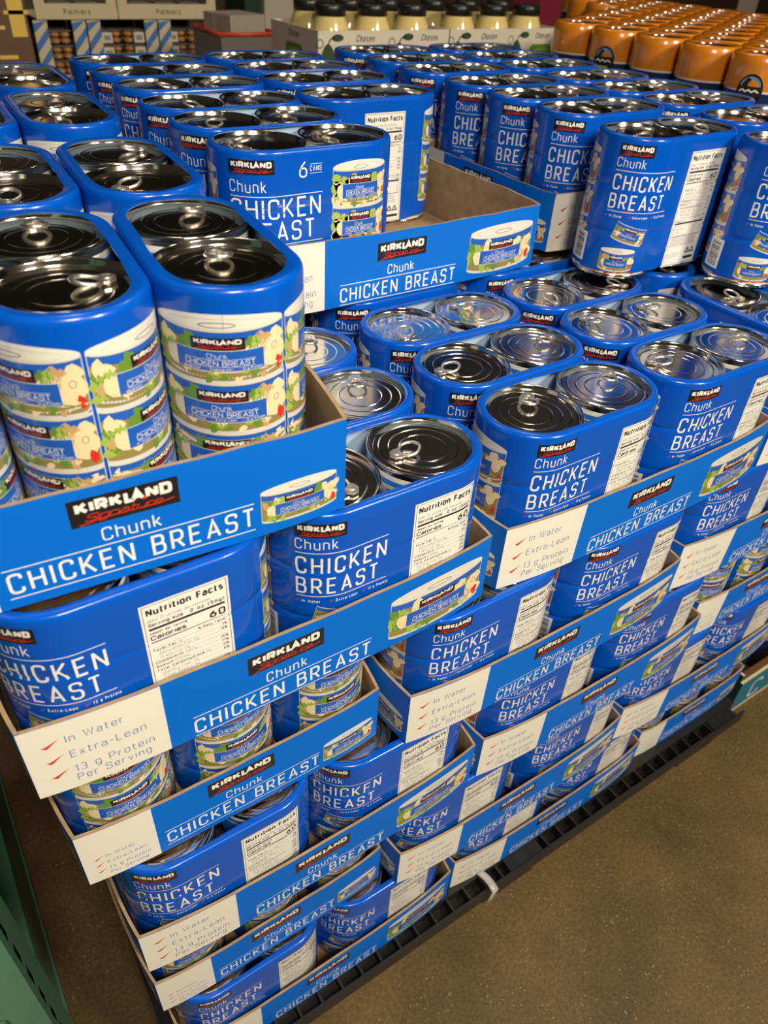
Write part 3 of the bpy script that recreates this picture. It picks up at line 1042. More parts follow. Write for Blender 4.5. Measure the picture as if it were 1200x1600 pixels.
cols = {2: [('long', 0.0, 0.0), ('long', .4364, 0.0), ('short', .873, .004)],
        3: [('short', .0083, .0150), ('long', .3333, -.0110), ('long', .774, .0024)],
        4: [('long', .0294, -.0085), ('long', .4600, -.0090), ('short', .8950, .008)],
        5: [('short', .0300, .0140), ('long', .3500, -.0080), ('long', .7810, -.0012)],
        6: [('long', .0408, -.0045), ('long', .4715, .0020), ('short', .9050, .0126)]}
for layer in (6, 5, 4, 3, 2):
    for ci, (kind, x, y) in enumerate(cols[layer]):
        z = zl(layer)
        step = TS + .022 if kind == 'long' else TL + .015
        for k in range(3 if kind == 'long' else 2):
            if ci == 1 and k > 0 and layer > 2: continue          # buried in the middle of the stack
            depth = ('front', 'second', 'rear')[k]
            tl = f'{COLN[ci]} tray' if k == 0 else f'{COLN[ci]} {depth}-row tray'
            tray(x, y + k * step, z, 0, f'blue chicken tray with white corner, {COLN[ci]} end of {depth} row, {LAY[layer]}' if ci != 1 else f'blue chicken tray with white corner, middle of {depth} row, {LAY[layer]}', kind, var=layer + ci + k)
            where = f'{tl}, {LAY[layer]}'
            if layer == 2 and k == 0 and kind == 'long':
                continue
            if kind == 'long':
                kp = (lambda r, c: True) if (layer == 2) else ((lambda r, c: c == 0 or (k == 0 and r == 0)) if ci == 0 else ((lambda r, c: c == 1 or (k == 0 and r == 0)) if ci == 2 else (lambda r, c: r == 0)))
                if layer == 2 and k > 0 and ci == 1: kp = lambda r, c: k == 1 and r == 0
                if layer == 2 and k > 0 and ci == 0: kp = lambda r, c: c == 0 or (k == 1 and r == 0)
                fill_long(x, y + k * step, z, where, kp, wraps=('a0', 'a1', 'a2') if layer == 2 else ('u0', 'u1', 'u2'))
            else:
                kp = (lambda r, c: True) if layer == 2 else ((lambda r, c: c == 0 or (k == 0 and r == 0)) if ci == 0 else (lambda r, c: c == 2 or (k == 0 and r == 0)))
                fill_short(x, y + k * step, z, where, kp)

# second layer, the open fronts: packs where the photograph shows them
z2 = zl(2) + .0025
W2 = 'left tray, second layer down'
for x, y, w, l, tb in ((.1055, .0492, 'a1', f'blue chicken six-pack under the near top tray, front left of {W2}', (20, 160)),
                       (.3140, .0492, 'a0', 'blue chicken six-pack half under the near top tray, with two bare black lids', (123, 0)),
                       (.1050, .1524, 'a0', f'blue chicken six-pack, left of second row in {W2}', None),
                       (.3140, .1524, 'a2', 'blue chicken six-pack just right of the near top tray corner, second row back', (100, 250)),
                       (.1050, .2556, 'a0', f'blue chicken six-pack, left of third row in {W2}', None),
                       (.3140, .2556, 'a1', 'blue chicken six-pack just below the white end of the half-empty tray', (100, 240))):
    pack(x, y, z2, 0, w, l, tabs=tb)
for x, y, dg, w, l, tb in ((.5405, .0492, .3, 'a2', 'blue chicken six-pack with two black lids, front left of middle tray, second layer', (234, 217)),
                           (.5400, .1524, .2, 'a0', 'blue chicken six-pack behind the one with two black lids, middle tray, second layer', (0, 195)),
                           (.5400, .2556, -.2, 'a0', 'blue chicken six-pack directly below the front of the half-empty top tray', (54, 306)),
                           (.7510, .0492, -.2, 'a2', 'blue chicken six-pack, right of front row in middle tray, second layer', (327, 200)),
                           (.7500, .1524, -.3, 'a1', 'blue chicken six-pack with two grey lids, second row right in middle tray, second layer', (283, 308)),
                           (.7500, .2556, 0, 'a1', 'blue chicken six-pack below the corner between the two top trays', (77, 120))):
    pack(x, y, z2, dg, w, l, tabs=tb)

# top layer
z1 = zl(1)
zp = z1 + .0025
AX, AY, AD = -0.044, 0.028, -4.4
tray(AX, AY, z1, AD, 'large blue chicken tray nearest the camera with two end-on six-packs showing', 'short', var=0, deep=True)


def loc(u, v, ax=AX, ay=AY, ad=AD):
    a = math.radians(ad)
    return ax + u * math.cos(a) - v * math.sin(a), ay + u * math.sin(a) + v * math.cos(a)


for x, y, dg, w, lab, tb in ((.2170, .1355, -96.0, 'e0', 'blue end-on six-pack nearest the camera, beside the kraft tray corner', (225, 262)),
                             (.1138, .1400, -95.5, 'e1', 'blue end-on six-pack at the left edge with a tall column of can pictures', (260, 190)),
                             (.0100, .1480, -95.0, 'e0', 'blue end-on six-pack mostly cut off, left of the nearest tray', None),
                             (.2325, .3440, -94.2, 'e0', 'blue end-on six-pack directly behind the nearest one, pale lids', (190, 30)),
                             (.1285, .3510, -93.5, 'e1', 'blue end-on six-pack behind the left-edge one in nearest tray', None)):
    pack(x, y, zp, dg, w, lab, tabs=tb)
# the tray behind it
BX, BY, BD = -0.020, 0.508, -3.0
tray(BX, BY, z1, BD, 'far blue chicken tray behind the nearest tray, top layer', 'short', var=1)
for r in range(2):
    for c in range(3):
        x, y = loc(.152 + (c - 1) * .1038, .1065 + r * .2075, BX, BY, BD)
        pack(x, y, zp, BD - 90, ('e0', 'e1')[c % 2], f'blue end-on six-pack, {COLN[c]} of {ROWN[r]} row in far left tray, top layer')
# half-empty tray in the middle
tray(.3280, .335, z1, 0, 'half-empty blue chicken tray with brown inside showing, middle of top layer', 'long', var=1)
for x, y, dg, w, l, tb in ((.4300, .3842, .3, 'b0', 'blue six-pack marked 6 CANS, front left of the half-empty tray', (327, 320)),
                           (.4290, .4874, 0, 'b1', 'blue six-pack second from the front in the half-empty tray', None),
                           (.4300, .5905, -.3, 'b1', 'blue six-pack third from the front, left side of half-empty tray', None),
                           (.6400, .5905, .3, 'a3', 'blue six-pack alone at back right of half-empty tray, nutrition panel showing', None)):
    pack(x, y, zp, dg, w, l, tabs=tb, bottoms=True)
tray(.334, .660, z1, 0, 'far blue chicken tray behind the half-empty tray, top layer', 'long', var=2)
fill_long(.334, .660, z1, 'far middle tray, top layer', wraps=('b0', 'a0', 'a1', 'b1'))
# right tray and the one behind
tray(.799, .362, z1, 0, 'blue chicken tray with white corner behind the loose six-packs, top layer', 'long', var=0)
for r, y in enumerate((.4120, .5153, .6186)):
    for c, x in enumerate((.9076, 1.1136)):
        pack(x, y, zp, 0, 'a1', f'blue chicken six-pack, {("left", "right")[c]} of {ROWN[r]} row in right tray behind the loose packs')
tray(.802, .688, z1, 0, 'far right blue chicken tray at the back of the top layer', 'long', var=2)
fill_long(.802, .688, z1, 'far right tray, top layer', wraps=('a1', 'a2', 'a0'))
# loose packs standing on the second layer
zt = zl(2) + .0025 + PH + .0025
pack(.8920, .2820, zt, 0, 'a1', 'loose blue chicken six-pack standing on lower lids, in front of the white-cornered tray', tabs=(200, 60), bottoms=True)
pack(1.0340, .1790, zt, 0, 'a1', 'loose blue chicken six-pack at the right edge, standing on lower lids', tabs=(10, 60), bottoms=True)
pack(1.1060, .2990, zt, 0, 'a2', 'loose blue chicken six-pack farthest back of the loose ones, top edge showing', tabs=(120, 30), bottoms=True)

# ------------------------------------------------------------------ walls far away
M['wall'] = mat('dark_warehouse_wall', (0.05, 0.042, 0.034), 0.8)
w = MB(); w.box(-6, 9.0, 0, 12, 9.2, 7, 'wall'); tag(link('wall_back', w.mesh('wall_back')), kind='structure')
w = MB(); w.box(12, -6, 0, 12.2, 9.0, 7, 'wall'); tag(link('wall_right', w.mesh('wall_right')), kind='structure')

# ------------------------------------------------------------------ green rack upright and floor rails at the left
M['hole'] = mat('post_hole_shade', (0.02, 0.03, 0.022), 0.7)  # dark colour stands in for the shade inside the post's teardrop holes


def rack_upright():
    x1, y0, y1 = -0.0685, -0.002, 0.088
    x0, zt_ = x1 - 0.10, 2.4
    root = empty('rack_upright', ((x0 + x1) / 2, (y0 + y1) / 2, 0))
    tag(root, 'green painted steel rack post with punched slots, lower left corner', 'rack post')
    ox, oy = -(x0 + x1) / 2, -(y0 + y1) / 2
    mb = MB()
    pitch = .05
    # front face with a row of teardrop holes
    n = 16
    cells = int(zt_ / pitch)
    fx0, fx1 = x1 - .058, x1 - .012
    mb.add([(x0 + .012 + ox, y0 + oy, 0), (fx0 + ox, y0 + oy, 0), (fx0 + ox, y0 + oy, zt_), (x0 + .012 + ox, y0 + oy, zt_)], [(0, 1, 2, 3)], 'green')
    for c in range(cells):
        z0 = c * pitch
        cx, cz = (fx0 + fx1) / 2, z0 + pitch / 2
        outer, inner, deep = [], [], []
        for k in range(n):
            a = 2 * PI * k / n + PI / 4
            ca, sa = math.cos(a), math.sin(a)
            m_ = max(abs(ca), abs(sa))
            outer.append((cx + ca / m_ * (fx1 - fx0) / 2 + ox, y0 + oy, cz + sa / m_ * pitch / 2))
            r = .010 if sa > -.2 else .010 * (1 + .35 * (-sa - .2))
            inner.append((cx + r * 1.15 * ca + ox, y0 + oy, cz + r * 1.35 * sa))
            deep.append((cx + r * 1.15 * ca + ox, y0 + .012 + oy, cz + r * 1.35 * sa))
        mb.add(outer + inner, [(k, (k + 1) % n, n + (k + 1) % n, n + k) for k in range(n)], 'green')
        mb.add(inner + deep, [(k, (k + 1) % n, n + (k + 1) % n, n + k) for k in range(n)], 'green')
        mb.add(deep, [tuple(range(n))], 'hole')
    # bevelled front corners
    for xa, xb, ya, yb in ((fx1, x1, y0, y0 + .012), (x0, x0 + .012, y0 + .012, y0)):
        mb.add([(xa + ox, ya + oy, 0), (xb + ox, yb + oy, 0), (xb + ox, yb + oy, zt_), (xa + ox, ya + oy, zt_)], [(0, 1, 2, 3)], 'green')
    # right side face with narrow slots
    ya, yb = y0 + .030, y0 + .040
    for c in range(cells):
        z0, z1_ = c * pitch, (c + 1) * pitch
        mb.add([(x1 + ox, y0 + .012 + oy, z0), (x1 + ox, ya + oy, z0), (x1 + ox, ya + oy, z1_), (x1 + ox, y0 + .012 + oy, z1_)], [(0, 1, 2, 3)], 'green')
        mb.add([(x1 + ox, yb + oy, z0), (x1 + ox, y1 + oy, z0), (x1 + ox, y1 + oy, z1_), (x1 + ox, yb + oy, z1_)], [(0, 1, 2, 3)], 'green')
        mb.add([(x1 + ox, ya + oy, z0 + .030), (x1 + ox, yb + oy, z0 + .030), (x1 + ox, yb + oy, z1_), (x1 + ox, ya + oy, z1_)], [(0, 1, 2, 3)], 'green')
        mb.add([(x1 - .006 + ox, ya + oy, z0), (x1 - .006 + ox, yb + oy, z0), (x1 - .006 + ox, yb + oy, z0 + .03), (x1 - .006 + ox, ya + oy, z0 + .03)], [(0, 1, 2, 3)], 'strap')
    mb.box(x0 + ox, y0 + .012 + oy, 0, x0 + .003 + ox, y1 + oy, zt_, 'green')
    mb.box(x0 + .003 + ox, y1 - .003 + oy, 0, x1 - .0005 + ox, y1 + oy, zt_, 'green')
    link('post', mb.mesh('rack_post'), root)
    f = MB()
    f.box(x0 - .02 + ox, y0 - .02 + oy, 0, x1 + .012 + ox, y1 + .02 + oy, .006, 'green')
    link('foot_plate', f.mesh('rack_foot_plate'), root)


rack_upright()
for nm, x0, x1, z0, z1_, y0, lab in (('floor_rail', -.140, -.092, 0, .215, .12, 'green painted steel rail on the dark floor beside the black pallet'),
                                     ('guard_rail', -.165, -.112, .222, .40, .12, 'green steel beam above the floor rail, left edge')):
    mb = MB()
    mb.box(x0, y0, z0, x1, 1.35, z1_, 'green')
    mb.box(x1, y0, z0 + .012, x1 + .003, 1.35, z0 + .03, 'green')
    tag(link(nm, mb.mesh(nm)), lab, 'rail')

# ------------------------------------------------------------------ right-hand pallet: tins in orange wrap, teal tray at the floor
M['orange'] = mat('orange_shrink_wrap', (0.62, 0.20, 0.008), 0.28, coat=0.5, bump=(30, 0.12, 0.004))
M['navy'] = mat('navy_tin_label', (0.008, 0.02, 0.07), 0.3, coat=0.4)
M['skyblue'] = mat('badge_blue', (0.16, 0.34, 0.62), 0.35)
M['lime'] = mat('badge_lime', (0.30, 0.42, 0.03), 0.35)
M['teal'] = mat('teal_carton', (0.01, 0.16, 0.25), 0.5)
M['dgreen'] = mat('dark_green_carton', (0.012, 0.05, 0.03), 0.5)
M['cardcream'] = mat('cream_carton', (0.62, 0.52, 0.33), 0.7)
M['cardbrown'] = mat('brown_carton', (0.11, 0.05, 0.02), 0.6)
M['yellow'] = mat('yellow_print', (0.66, 0.45, 0.07), 0.55)
M['pblue'] = mat('stripe_blue', (0.04, 0.17, 0.48), 0.55)
M['cookie'] = mat('baked_cookie', (0.50, 0.27, 0.10), 0.6, noise=(55, (0.32, 0.14, 0.04), 0.4, 0.7))
M['cookieline'] = mat('cookie_dark_line', (0.12, 0.045, 0.012), 0.7)
M['red'] = mat('red_plastic', (0.50, 0.05, 0.02), 0.4)
M['greyplastic'] = mat('grey_translucent_plastic', (0.20, 0.19, 0.16), 0.3, trans=0.25)
M['greywrap'] = mat('grey_bundle_wrap', (0.36, 0.32, 0.26), 0.4, bump=(25, 0.4, 0.01))
M['mayo'] = mat('mayonnaise_glass', (0.74, 0.60, 0.24), 0.12, coat=0.6)
M['blacklid'] = mat('black_jar_lid', (0.012, 0.012, 0.012), 0.35)
M['avocado'] = mat('avocado_dark_green', (0.025, 0.06, 0.018), 0.5)
M['avgreen'] = mat('badge_green', (0.10, 0.24, 0.02), 0.5)
M['traywhite'] = mat('white_tray_card', (0.62, 0.56, 0.46), 0.6)
M['pink'] = mat('pink_carton', (0.40, 0.04, 0.09), 0.5)
M['purple'] = mat('purple_carton', (0.06, 0.02, 0.09), 0.5)
M['darkbox'] = mat('dark_carton', (0.045, 0.026, 0.015), 0.7)
M['olive'] = mat('olive_bottle', (0.16, 0.15, 0.02), 0.25)


def tin_meshes():
    K = 1.22

    def wide(prof): return [(r * K, z) for r, z in prof]
    b_ = MB()
    b_.lathe(wide([(.0001, 0), (.039, 0), (.0415, .003), (.0415, .092)]), 'navy', seg=32)
    b_.lathe(wide([(.0418, .0915), (.0425, .093), (.0425, .0945)]), 'fw', seg=32)
    o_ = MB()
    o_.lathe(wide([(.0426, .0945), (.0430, .105), (.0424, .115), (.0430, .13), (.0424, .142), (.0400, .1455), (.030, .1452), (.0285, .144)]), 'orange', seg=32)
    l_ = MB()
    l_.lathe(wide([(.0300, .1435), (.0300, .1415), (.0260, .1405), (.0220, .1410), (.0001, .1410)]), 'lid', seg=32)
    g_ = MB()
    a = Art(step=5)
    a.poly([(21 * math.cos(2 * PI * k / 24), 94 + 25 * math.sin(2 * PI * k / 24)) for k in range(24)], 'fk', 0)
    a.poly([(16 * math.cos(PI * k / 12), 101 + 14 * math.sin(PI * k / 12)) for k in range(13)], 'skyblue', 1)
    a.rect(-20, 87, 20, 101, 'fk', 2)
    a.ribbon([(-16, 93), (-11, 96), (-6, 93), (-1, 96), (4, 93), (9, 96), (15, 93)], 2.2, 'fw', 3)
    a.poly([(11 * math.cos(PI + PI * k / 10), 86 + 12 * math.sin(PI + PI * k / 10)) for k in range(11)], 'lime', 2)
    a.rect(-16, 58, 16, 61, 'lime', 1)

    def fm(u, v, off):
        th = u / (.0432 * K)
        n = np.stack([np.sin(th), -np.cos(th), 0 * th], 1)
        P = n * (.0434 * K + off); P[:, 2] = v
        return P, n
    a.emit(g_, fm)
    return b_.mesh('tin_body'), o_.mesh('tin_wrap'), l_.mesh('tin_lid'), g_.mesh('tin_badge')


TB, TO, TLID, TG = tin_meshes()
rt = random.Random(4)
side_names = ['first', 'second', 'third', 'fourth', 'fifth', 'sixth', 'seventh', 'eighth', 'ninth', 'tenth', 'eleventh', 'twelfth', 'thirteenth']
for i in range(9):
    for k in range(12):
        x = 1.355 + i * .0945
        y = .480 + k * .1075 + (.0537 if i % 2 else 0)
        if (x - .062) / (y + .3733) < 1.0 or (y > 1.13 and x < 1.76): continue
        root = empty('orange_tin_pack', (x, y, 1.053), rt.uniform(-.5, .5) - .9)
        tag(root, f'orange-wrapped dark tin, {side_names[k]} from the front in the {side_names[i]} column from the blue pallet', 'tin', 'orange-wrapped tins on the right-hand pallet')
        link('tin', TB, root); link('orange_wrap', TO, root); link('lid', TLID, root)
        if (2 * k + i) % 3 == 0: link('badge', TG, root)
# stack that carries the tins
for q_, (z0, z1_) in enumerate(((.30, .55), (.552, .80), (.802, 1.052))):
    mb = MB(); mb.box(1.295, .415, z0, 2.26, 1.20, z1_, 'navy')
    for k in range(5): mb.box(1.2945, .45 + k * .17, z0 + .03, 1.295, .56 + k * .17, z1_ - .03, 'darkbox', faces='x')
    tag(link('tin_carton', mb.mesh('tin_carton')), f'dark navy carton carrying the orange tins, {("lowest", "middle", "topmost")[q_]} of its stack', 'carton')
mb = MB(); mb.box(1.295, .415, 0, 2.26, 1.20, .298, 'darkbox')
tag(link('carton_plinth', mb.mesh('carton_plinth')), 'dark brown carton block on the floor under the navy cartons', 'carton')
mb = MB(); mb.box(1.70, 1.203, 0, 2.26, 1.66, 1.052, 'navy')
tag(link('tin_carton', mb.mesh('tin_carton_rear')), 'dark navy carton stack under the rearmost orange tins', 'carton')
# teal tray on the floor at the right edge
root = empty('teal_tray', (1.52, .20, 0))
tag(root, 'teal floor carton with white loop mark, right edge beside the black pallet', 'carton')
mb = MB()
mb.box(-.245, -.18, 0, .25, .19, .010, 'cardcream')
mb.box(-.245, -.18, .010, .25, -.174, .105, 'teal', mats={'Y': 'cardcream', 'Z': 'cardcream', 'x': 'dgreen'})
mb.box(-.245, -.174, .010, -.239, .19, .125, 'dgreen', mats={'X': 'cardcream', 'Z': 'cardcream'})
mb.box(.244, -.174, .010, .25, .19, .125, 'dgreen')
mb.box(-.239, .184, .010, .244, .19, .125, 'dgreen')
mb.box(-.239, -.174, .10, .244, -.160, .106, 'cardbrown')
link('box', mb.mesh('teal_box'), root)
a = Art(step=20)
a.text('C', 0, 0, 60, 'fw', 0, wt=.11)
mk = MB()
a.emit(mk, lambda u, v, off: (np.stack([u - .19, -.18 - off + 0 * u, v + .02], 1), np.stack([0 * u, 0 * u - 1, 0 * u], 1)))
link('white_mark', mk.mesh('white_mark'), root)
for k in range(4):
    t_ = empty('orange_tin_pack', (1.355 + k * .109, .115, .0105), .4)
    tag(t_, f'orange-wrapped tin standing in the teal floor carton, {side_names[k]} from its left end', 'tin', 'orange-wrapped tins in the teal carton')
    link('tin', TB, t_); link('orange_wrap', TO, t_); link('lid', TLID, t_)

# ------------------------------------------------------------------ behind: mayonnaise jars in white trays
def jar_meshes():
    g_ = MB(); g_.lathe([(.0001, 0), (.040, 0), (.0445, .006), (.0445, .115), (.043, .135), (.0385, .155), (.0315, .172), (.0300, .176)], 'mayo', seg=32)
    l_ = MB(); l_.lathe([(.0305, .172), (.0330, .1725), (.0335, .190), (.0315, .193), (.0001, .193)], 'blacklid', seg=32)
    return g_.mesh('jar_glass'), l_.mesh('jar_lid')


JG, JL = jar_meshes()
for ti in range(2):
    x0, x1, y0, y1, zb_, zt_ = .936 + ti * .352, 1.284 + ti * .352, 1.25, 1.47, .995, 1.1485
    root = empty('jar_tray', ((x0 + x1) / 2, (y0 + y1) / 2, zb_))
    tag(root, f'white carton tray with avocado pictures holding mayonnaise jars, {("left", "right")[ti]} of the two', 'tray', 'white trays of mayonnaise jars')
    hx, hy, hz = (x1 - x0) / 2, (y1 - y0) / 2, zt_ - zb_
    mb = MB()
    mb.box(-hx, -hy, 0, hx, hy, .003, 'traywhite')
    mb.box(-hx, -hy, .003, hx, -hy + .003, hz, 'traywhite'); mb.box(-hx, hy - .003, .003, hx, hy, hz, 'traywhite')
    mb.box(-hx, -hy + .003, .003, -hx + .003, hy - .003, hz, 'traywhite'); mb.box(hx - .003, -hy + .003, .003, hx, hy - .003, hz, 'traywhite')
    link('tray_box', mb.mesh('jar_tray_box'), root)
    for face in ('front', 'side'):
        a = Art(step=30)
        W = (x1 - x0) * 1000 if face == 'front' else (y1 - y0) * 1000
        spots = (.34, .84) if face == 'front' else (.5,)
        for sp in spots:
            cx = W * sp
            a.text('Chosen', cx - 24, 132, 13, 'fk', 0, wt=.13, slant=.3, fit=46)
            a.poly([(cx - 42, 70), (cx - 38, 114), (cx - 30, 120), (cx + 30, 120), (cx + 42, 108), (cx + 44, 70)], 'avgreen', 0)
            a.rect(cx - 24, 96, cx + 24, 100, 'lime', 1)
            a.rect(cx - 24, 106, cx + 24, 110, 'lime', 1)
        for sp in ((.07, .60) if face == 'front' else ()):
            cx = W * sp
            a.poly([(cx + 21 * math.cos(t) * (1 - .25 * math.sin(t)), 94 + 36 * math.sin(t)) for t in [2 * PI * k / 18 for k in range(18)]], 'avocado', 0)
            a.poly([(cx + 24 + 15 * math.cos(t), 140 + 7 * math.sin(t)) for t in [2 * PI * k / 12 for k in range(12)]], 'avocado', 0)
            a.ribbon([(cx, 128), (cx + 6, 138), (cx + 16, 140)], 3, 'avocado', 0)
            a.ribbon([(cx - 20 + 8 * math.cos(t), 130 + 8 * math.sin(t)) for t in [2 * PI * k / 12 for k in range(13)]], 2, 'avocado', 0)
        mk = MB()
        if face == 'front':
            a.emit(mk, lambda u, v, off: (np.stack([u - hx, -hy - off + 0 * u, v], 1), np.stack([0 * u, 0 * u - 1, 0 * u], 1)))
        else:
            a.emit(mk, lambda u, v, off: (np.stack([-hx - off + 0 * u, hy - u, v], 1), np.stack([0 * u - 1, 0 * u, 0 * u], 1)))
        link(face + '_print', mk.mesh('jar_tray_print'), root)
    for r in range(2):
        for c in range(3):
            j_ = empty('mayonnaise_jar', (x0 + .062 + c * .108 + (.004 if r else 0), y0 + .055 + r * .108, zb_ + .0035))
            tag(j_, f'pale mayonnaise jar with black lid, {("left", "middle", "right")[c]} of {("front", "rear")[r]} row in {("left", "right")[ti]} avocado tray', 'jar', 'mayonnaise jars in the white trays')
            link('glass', JG, j_); link('lid', JL, j_)
mb = MB(); mb.box(.92, 1.24, 0, 1.66, 1.50, .9945, 'cardbrown')
tag(link('jar_carton_stack', mb.mesh('jar_carton_stack')), 'brown carton block under the avocado jar trays, mostly hidden', 'carton')

# ------------------------------------------------------------------ behind: cookie display trays with striped posts
YB = 2.4


def tub_meshes():
    c_ = MB()
    for ix in (-.0155, .0155):
        for iy in (-.0155, .0155):
            for z0_ in (.0015, .0185):
                prof = [(max(.0001, .0152 * math.sin(PI * k / 8)), z0_ + .0088 - .0088 * math.cos(PI * k / 8)) for k in range(9)]
                c_.lathe(prof, 'cookie', seg=16, cx=ix, cy=iy)
    l_ = MB(); l_.box(-.0165, -.0325, .004, .0165, -.0312, .033, 'traywhite')
    l_.box(-.010, -.0330, .012, .010, -.0325, .024, 'fgrey', faces='yxXzZ')
    t_ = MB(); t_.box(-.032, -.031, .0362, .032, .031, .0395, 'greyplastic')
    return c_.mesh('cookie_rows'), l_.mesh('tub_label'), t_.mesh('tub_lid')


CK, CL, CT = tub_meshes()
units = [(.612, .765), (.770, .990), (.995, 1.195)]
UN = ('left', 'middle', 'right')
for ui, (x0, x1) in enumerate(units):
    zb_, zt_ = .905, 1.052
    root = empty('cookie_display_tray', ((x0 + x1) / 2, YB + .12, zb_))
    tag(root, f'cream display tray with blue striped posts, {UN[ui]} of the three lower cookie trays', 'display tray', 'cookie display trays')
    hx = (x1 - x0) / 2
    for sx in (-1, 1):
        mb = MB()
        pw = .040
        xa = -hx if sx < 0 else hx - pw
        mb.box(xa, -.12, .0, xa + pw, -.114, zt_ - zb_, 'cardcream')
        a = Art(step=20)
        for k in range(3):
            yb_ = 12 + k * 52
            a.poly([(0, yb_), (pw * 1000, yb_ + 42), (pw * 1000, yb_ + 66), (0, yb_ + 24)], 'pblue', 0)
        a.emit(mb, lambda u, v, off: (np.stack([u + xa, -.12 - off + 0 * u, np.minimum(v, zt_ - zb_)], 1), np.stack([0 * u, 0 * u - 1, 0 * u], 1)))
        link('striped_post', mb.mesh('striped_post'), root)
    mb = MB()
    mb.box(-hx, -.113, -.003, hx, .12, 0, 'cardcream'); mb.box(-hx, .114, 0, hx, .12, zt_ - zb_, 'darkbox')
    link('back_and_base', mb.mesh('display_back'), root)
    nt_ = 1 if ui == 0 else 2
    for c in range(nt_):
        for k in range(3):
            x = (x0 + x1) / 2 + ((c - .5) * .070 if nt_ == 2 else 0)
            tb = empty('cookie_tub', (x, YB + .045, zb_ + .0005 + k * .0402))
            tag(tb, f'clear tub of brown cookies, {("bottom", "middle", "top")[k]} level, {("left", "right")[c] if nt_ == 2 else "only"} stack in {UN[ui]} striped tray', 'cookie tub', 'tubs of cookies in striped trays')
            link('cookies', CK, tb); link('lid', CT, tb)
            if nt_ == 2: link('label', CL, tb, ((-.016 if c == 0 else .016), 0, 0))
for ui, (x0, x1) in enumerate(((.625, .868), (.872, 1.195))):
    zb_ = 1.0545
    root = empty('cookie_display_tray', ((x0 + x1) / 2, YB + .12, zb_))
    tag(root, f'cream cookie tray with printed name on its front, {("left", "right")[ui]} of the two upper ones', 'display tray', 'cookie display trays')
    hx = (x1 - x0) / 2
    mb = MB()
    mb.box(-hx, -.12, 0, hx, .12, .003, 'cardcream'); mb.box(-hx, -.12, .003, hx, -.114, .040, 'cardcream')
    mb.box(-hx, -.12, .04, -hx + .03, -.114, .15, 'cardcream'); mb.box(hx - .03, -.12, .04, hx, -.114, .15, 'cardcream')
    mb.box(-hx, .114, .003, hx, .12, .15, 'darkbox')
    link('tray_box', mb.mesh('display_box'), root)
    a = Art(step=30)
    a.text('Palmiers', 0, 12, 15, 'cardbrown', 0, wt=.14, fit=80)
    mk = MB()
    a.emit(mk, lambda u, v, off: (np.stack([u - .04, -.12 - off + 0 * u, v], 1), np.stack([0 * u, 0 * u - 1, 0 * u], 1)))
    link('name_print', mk.mesh('name_print'), root)
    for c in range(2 + ui):
        tb = empty('cookie_tub', (x0 + .075 + c * .083, YB + .05, zb_ + .0035))
        tag(tb, f'clear tub of brown cookies, {side_names[c]} from left in the {("left", "right")[ui]} upper tray', 'cookie tub', 'tubs of cookies in upper trays')
        link('cookies', CK, tb); link('lid', CT, tb); link('label', CL, tb)
mb = MB(); mb.box(.60, YB - .005, 0, 1.20, YB + .25, .900, 'cardbrown')
tag(link('cookie_carton_stack', mb.mesh('cookie_carton_stack')), 'brown carton block under the striped cookie trays', 'carton')

# brown carton with yellow panels, far left
root = empty('brown_display_carton', (.425, 1.85, 0))
tag(root, 'tall brown carton with yellow panels, far left behind the blue packs', 'carton')
mb = MB(); mb.box(-.25, 0, 0, .060, .3, 1.45, 'cardbrown')
link('carton', mb.mesh('brown_carton'), root)
a = Art(step=60)
a.rect(20, 1075, 54, 1450, 'yellow', 0)
a.rect(-250, 900, 60, 1012, 'yellow', 0)
for k, (x, wd) in enumerate(((-90, 70), (-110, 40), (-100, 60), (-60, 90))):
    a.rect(x + 70, 1030 + k * 30, x + 70 + wd * .6, 1038 + k * 30, 'yellow', 0)
mk = MB()
a.emit(mk, lambda u, v, off: (np.stack([u, -.0005 - off + 0 * u, v], 1), np.stack([0 * u, 0 * u - 1, 0 * u], 1)))
link('yellow_print', mk.mesh('yellow_print'), root)

# grey bin with red rim, and its bundle
root = empty('storage_bin', (1.075, 1.98, 0))
tag(root, 'grey translucent bin with red rim between cookies and jars', 'bin')
mb = MB()
hx, hy, zt_ = .09, .10, 1.07
mb.box(-hx, -hy, .86, hx, -hy + .004, zt_, 'greyplastic'); mb.box(-hx, hy - .004, .86, hx, hy, zt_, 'greyplastic')
mb.box(-hx, -hy + .004, .86, -hx + .004, hy - .004, zt_, 'greyplastic'); mb.box(hx - .004, -hy + .004, .86, hx, hy - .004, zt_, 'greyplastic')
mb.box(-hx, -hy, .855, hx, hy, .86, 'greyplastic')
link('body', mb.mesh('bin_body'), root)
mb = MB(); mb.tube([(-hx, -hy, zt_), (hx, -hy, zt_), (hx, hy, zt_), (-hx, hy, zt_)], .006, 'red', closed=True)
link('rim', mb.mesh('bin_rim'), root)
mb = MB(); mb.box(-hx, -hy, 0, hx, hy, .85, 'darkbox')
link('pedestal', mb.mesh('bin_pedestal'), root)
mb = MB(); mb.box(-.055, -.05, .861, .07, .07, 1.11, 'greywrap')
me_ = mb.mesh('grey_bundle'); tag(link('wrapped_bundle', me_, None, (1.075, 1.985, 0), .25), 'grey wrapped bundle sticking out of the red-rimmed bin', 'bundle')

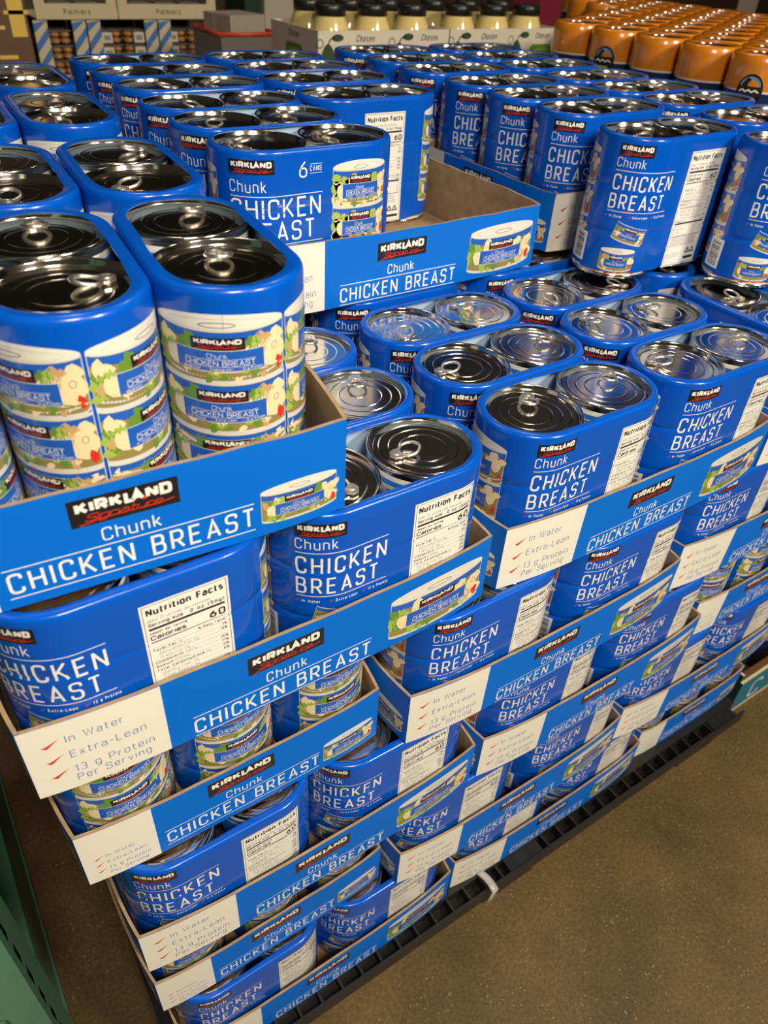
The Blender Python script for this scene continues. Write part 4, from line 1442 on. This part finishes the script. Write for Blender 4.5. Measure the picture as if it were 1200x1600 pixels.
# far cartons and bottles closing off the view
far = [('dark_carton', .9, 3.6, 1.75, 4.2, 1.25, 'darkbox', 'dark carton stack far behind the cookie trays'),
       ('green_carton', 1.76, 3.4, 1.83, 3.6, 1.2, 'dgreen', 'narrow dark green carton standing far behind the grey bin'),
       ('pale_carton', 1.86, 3.4, 2.02, 3.6, 1.12, 'traywhite', 'pale carton far behind the grey bin'),
       ('dark_carton', 2.05, 3.6, 3.55, 4.2, 1.03, 'darkbox', 'long low dark carton far behind the jars'),
       ('pink_carton', 3.58, 3.4, 4.05, 3.8, 1.14, 'pink', 'pink carton far behind the orange tins'),
       ('purple_carton', 4.07, 3.4, 4.40, 3.8, 1.14, 'purple', 'purple carton far behind the orange tins'),
       ('dark_carton', 4.42, 3.4, 5.4, 4.2, 1.2, 'darkbox', 'dark carton stack far behind the right-hand tins'),
       ('pale_carton', 5.42, 3.4, 5.62, 3.7, 1.14, 'traywhite', 'pale carton at the far right edge'),
       ('dark_carton', 5.65, 3.4, 7.5, 4.2, 1.25, 'darkbox', 'dark carton stack beyond the right frame edge'),
       ('brown_carton', -1.2, 3.6, .85, 4.2, 1.3, 'cardbrown', 'brown carton stack far behind the yellow panelled carton')]
for nm, x0, y0, x1, y1, zt_, mn, lab in far:
    mb = MB(); mb.box(x0, y0, 0, x1, y1, zt_, mn)
    for k in range(int(zt_ / .3)): mb.box(x0 - .002, y0 - .002, .3 * (k + 1), x1 + .002, y0, .3 * (k + 1) + .004, 'darkbox')
    tag(link(nm, mb.mesh(nm)), lab, 'carton')
bt = MB(); bt.lathe([(.0001, 0), (.03, 0), (.032, .004), (.032, .10), (.014, .15), (.013, .19), (.0001, .19)], 'olive', seg=20)
bcap = MB(); bcap.lathe([(.0145, .188), (.0145, .205), (.0001, .205)], 'blacklid', seg=16)
BM, BC = bt.mesh('bottle'), bcap.mesh('bottle_cap')
for k, x in enumerate((2.14, 2.23, 2.34)):
    o = empty('oil_bottle', (x, 3.72, 1.0305)); tag(o, f'olive bottle with black cap far behind the jars, {side_names[k]} from the left', 'bottle', 'olive bottles behind the jars')
    link('glass', BM, o); link('cap', BC, o)
# ------------------------------------------------------------------ scraps of clear wrap by the pallet
mb = MB()
n = 7
vs = []
for k in range(n):
    t = k / (n - 1)
    y, z = -.006 - .032 * min(1, t * 2), .1415 - .0 * t if t < .5 else .1415 - (t - .5) * .05
    for dx in (0, .012): vs.append((.520 + dx + .004 * math.sin(t * 5), y - (.004 if t >= .5 else 0), z))
    for dx in (0, .012): vs.append((.520 + dx + .004 * math.sin(t * 5), y - .0012 - (.004 if t >= .5 else 0), z + .0012))
fs = []
for k in range(n - 1):
    b0, b1 = 4 * k, 4 * (k + 1)
    fs += [(b0, b0 + 1, b1 + 1, b1), (b0 + 3, b0 + 2, b1 + 2, b1 + 3), (b0 + 1, b0 + 3, b1 + 3, b1 + 1), (b0 + 2, b0, b1, b1 + 2)]
mb.add(vs, fs, 'strap', True)
tag(link('wrap_strip', mb.mesh('wrap_strip')), 'strip of clear wrap hanging over the black pallet rim under a white tray corner', 'wrap scrap')
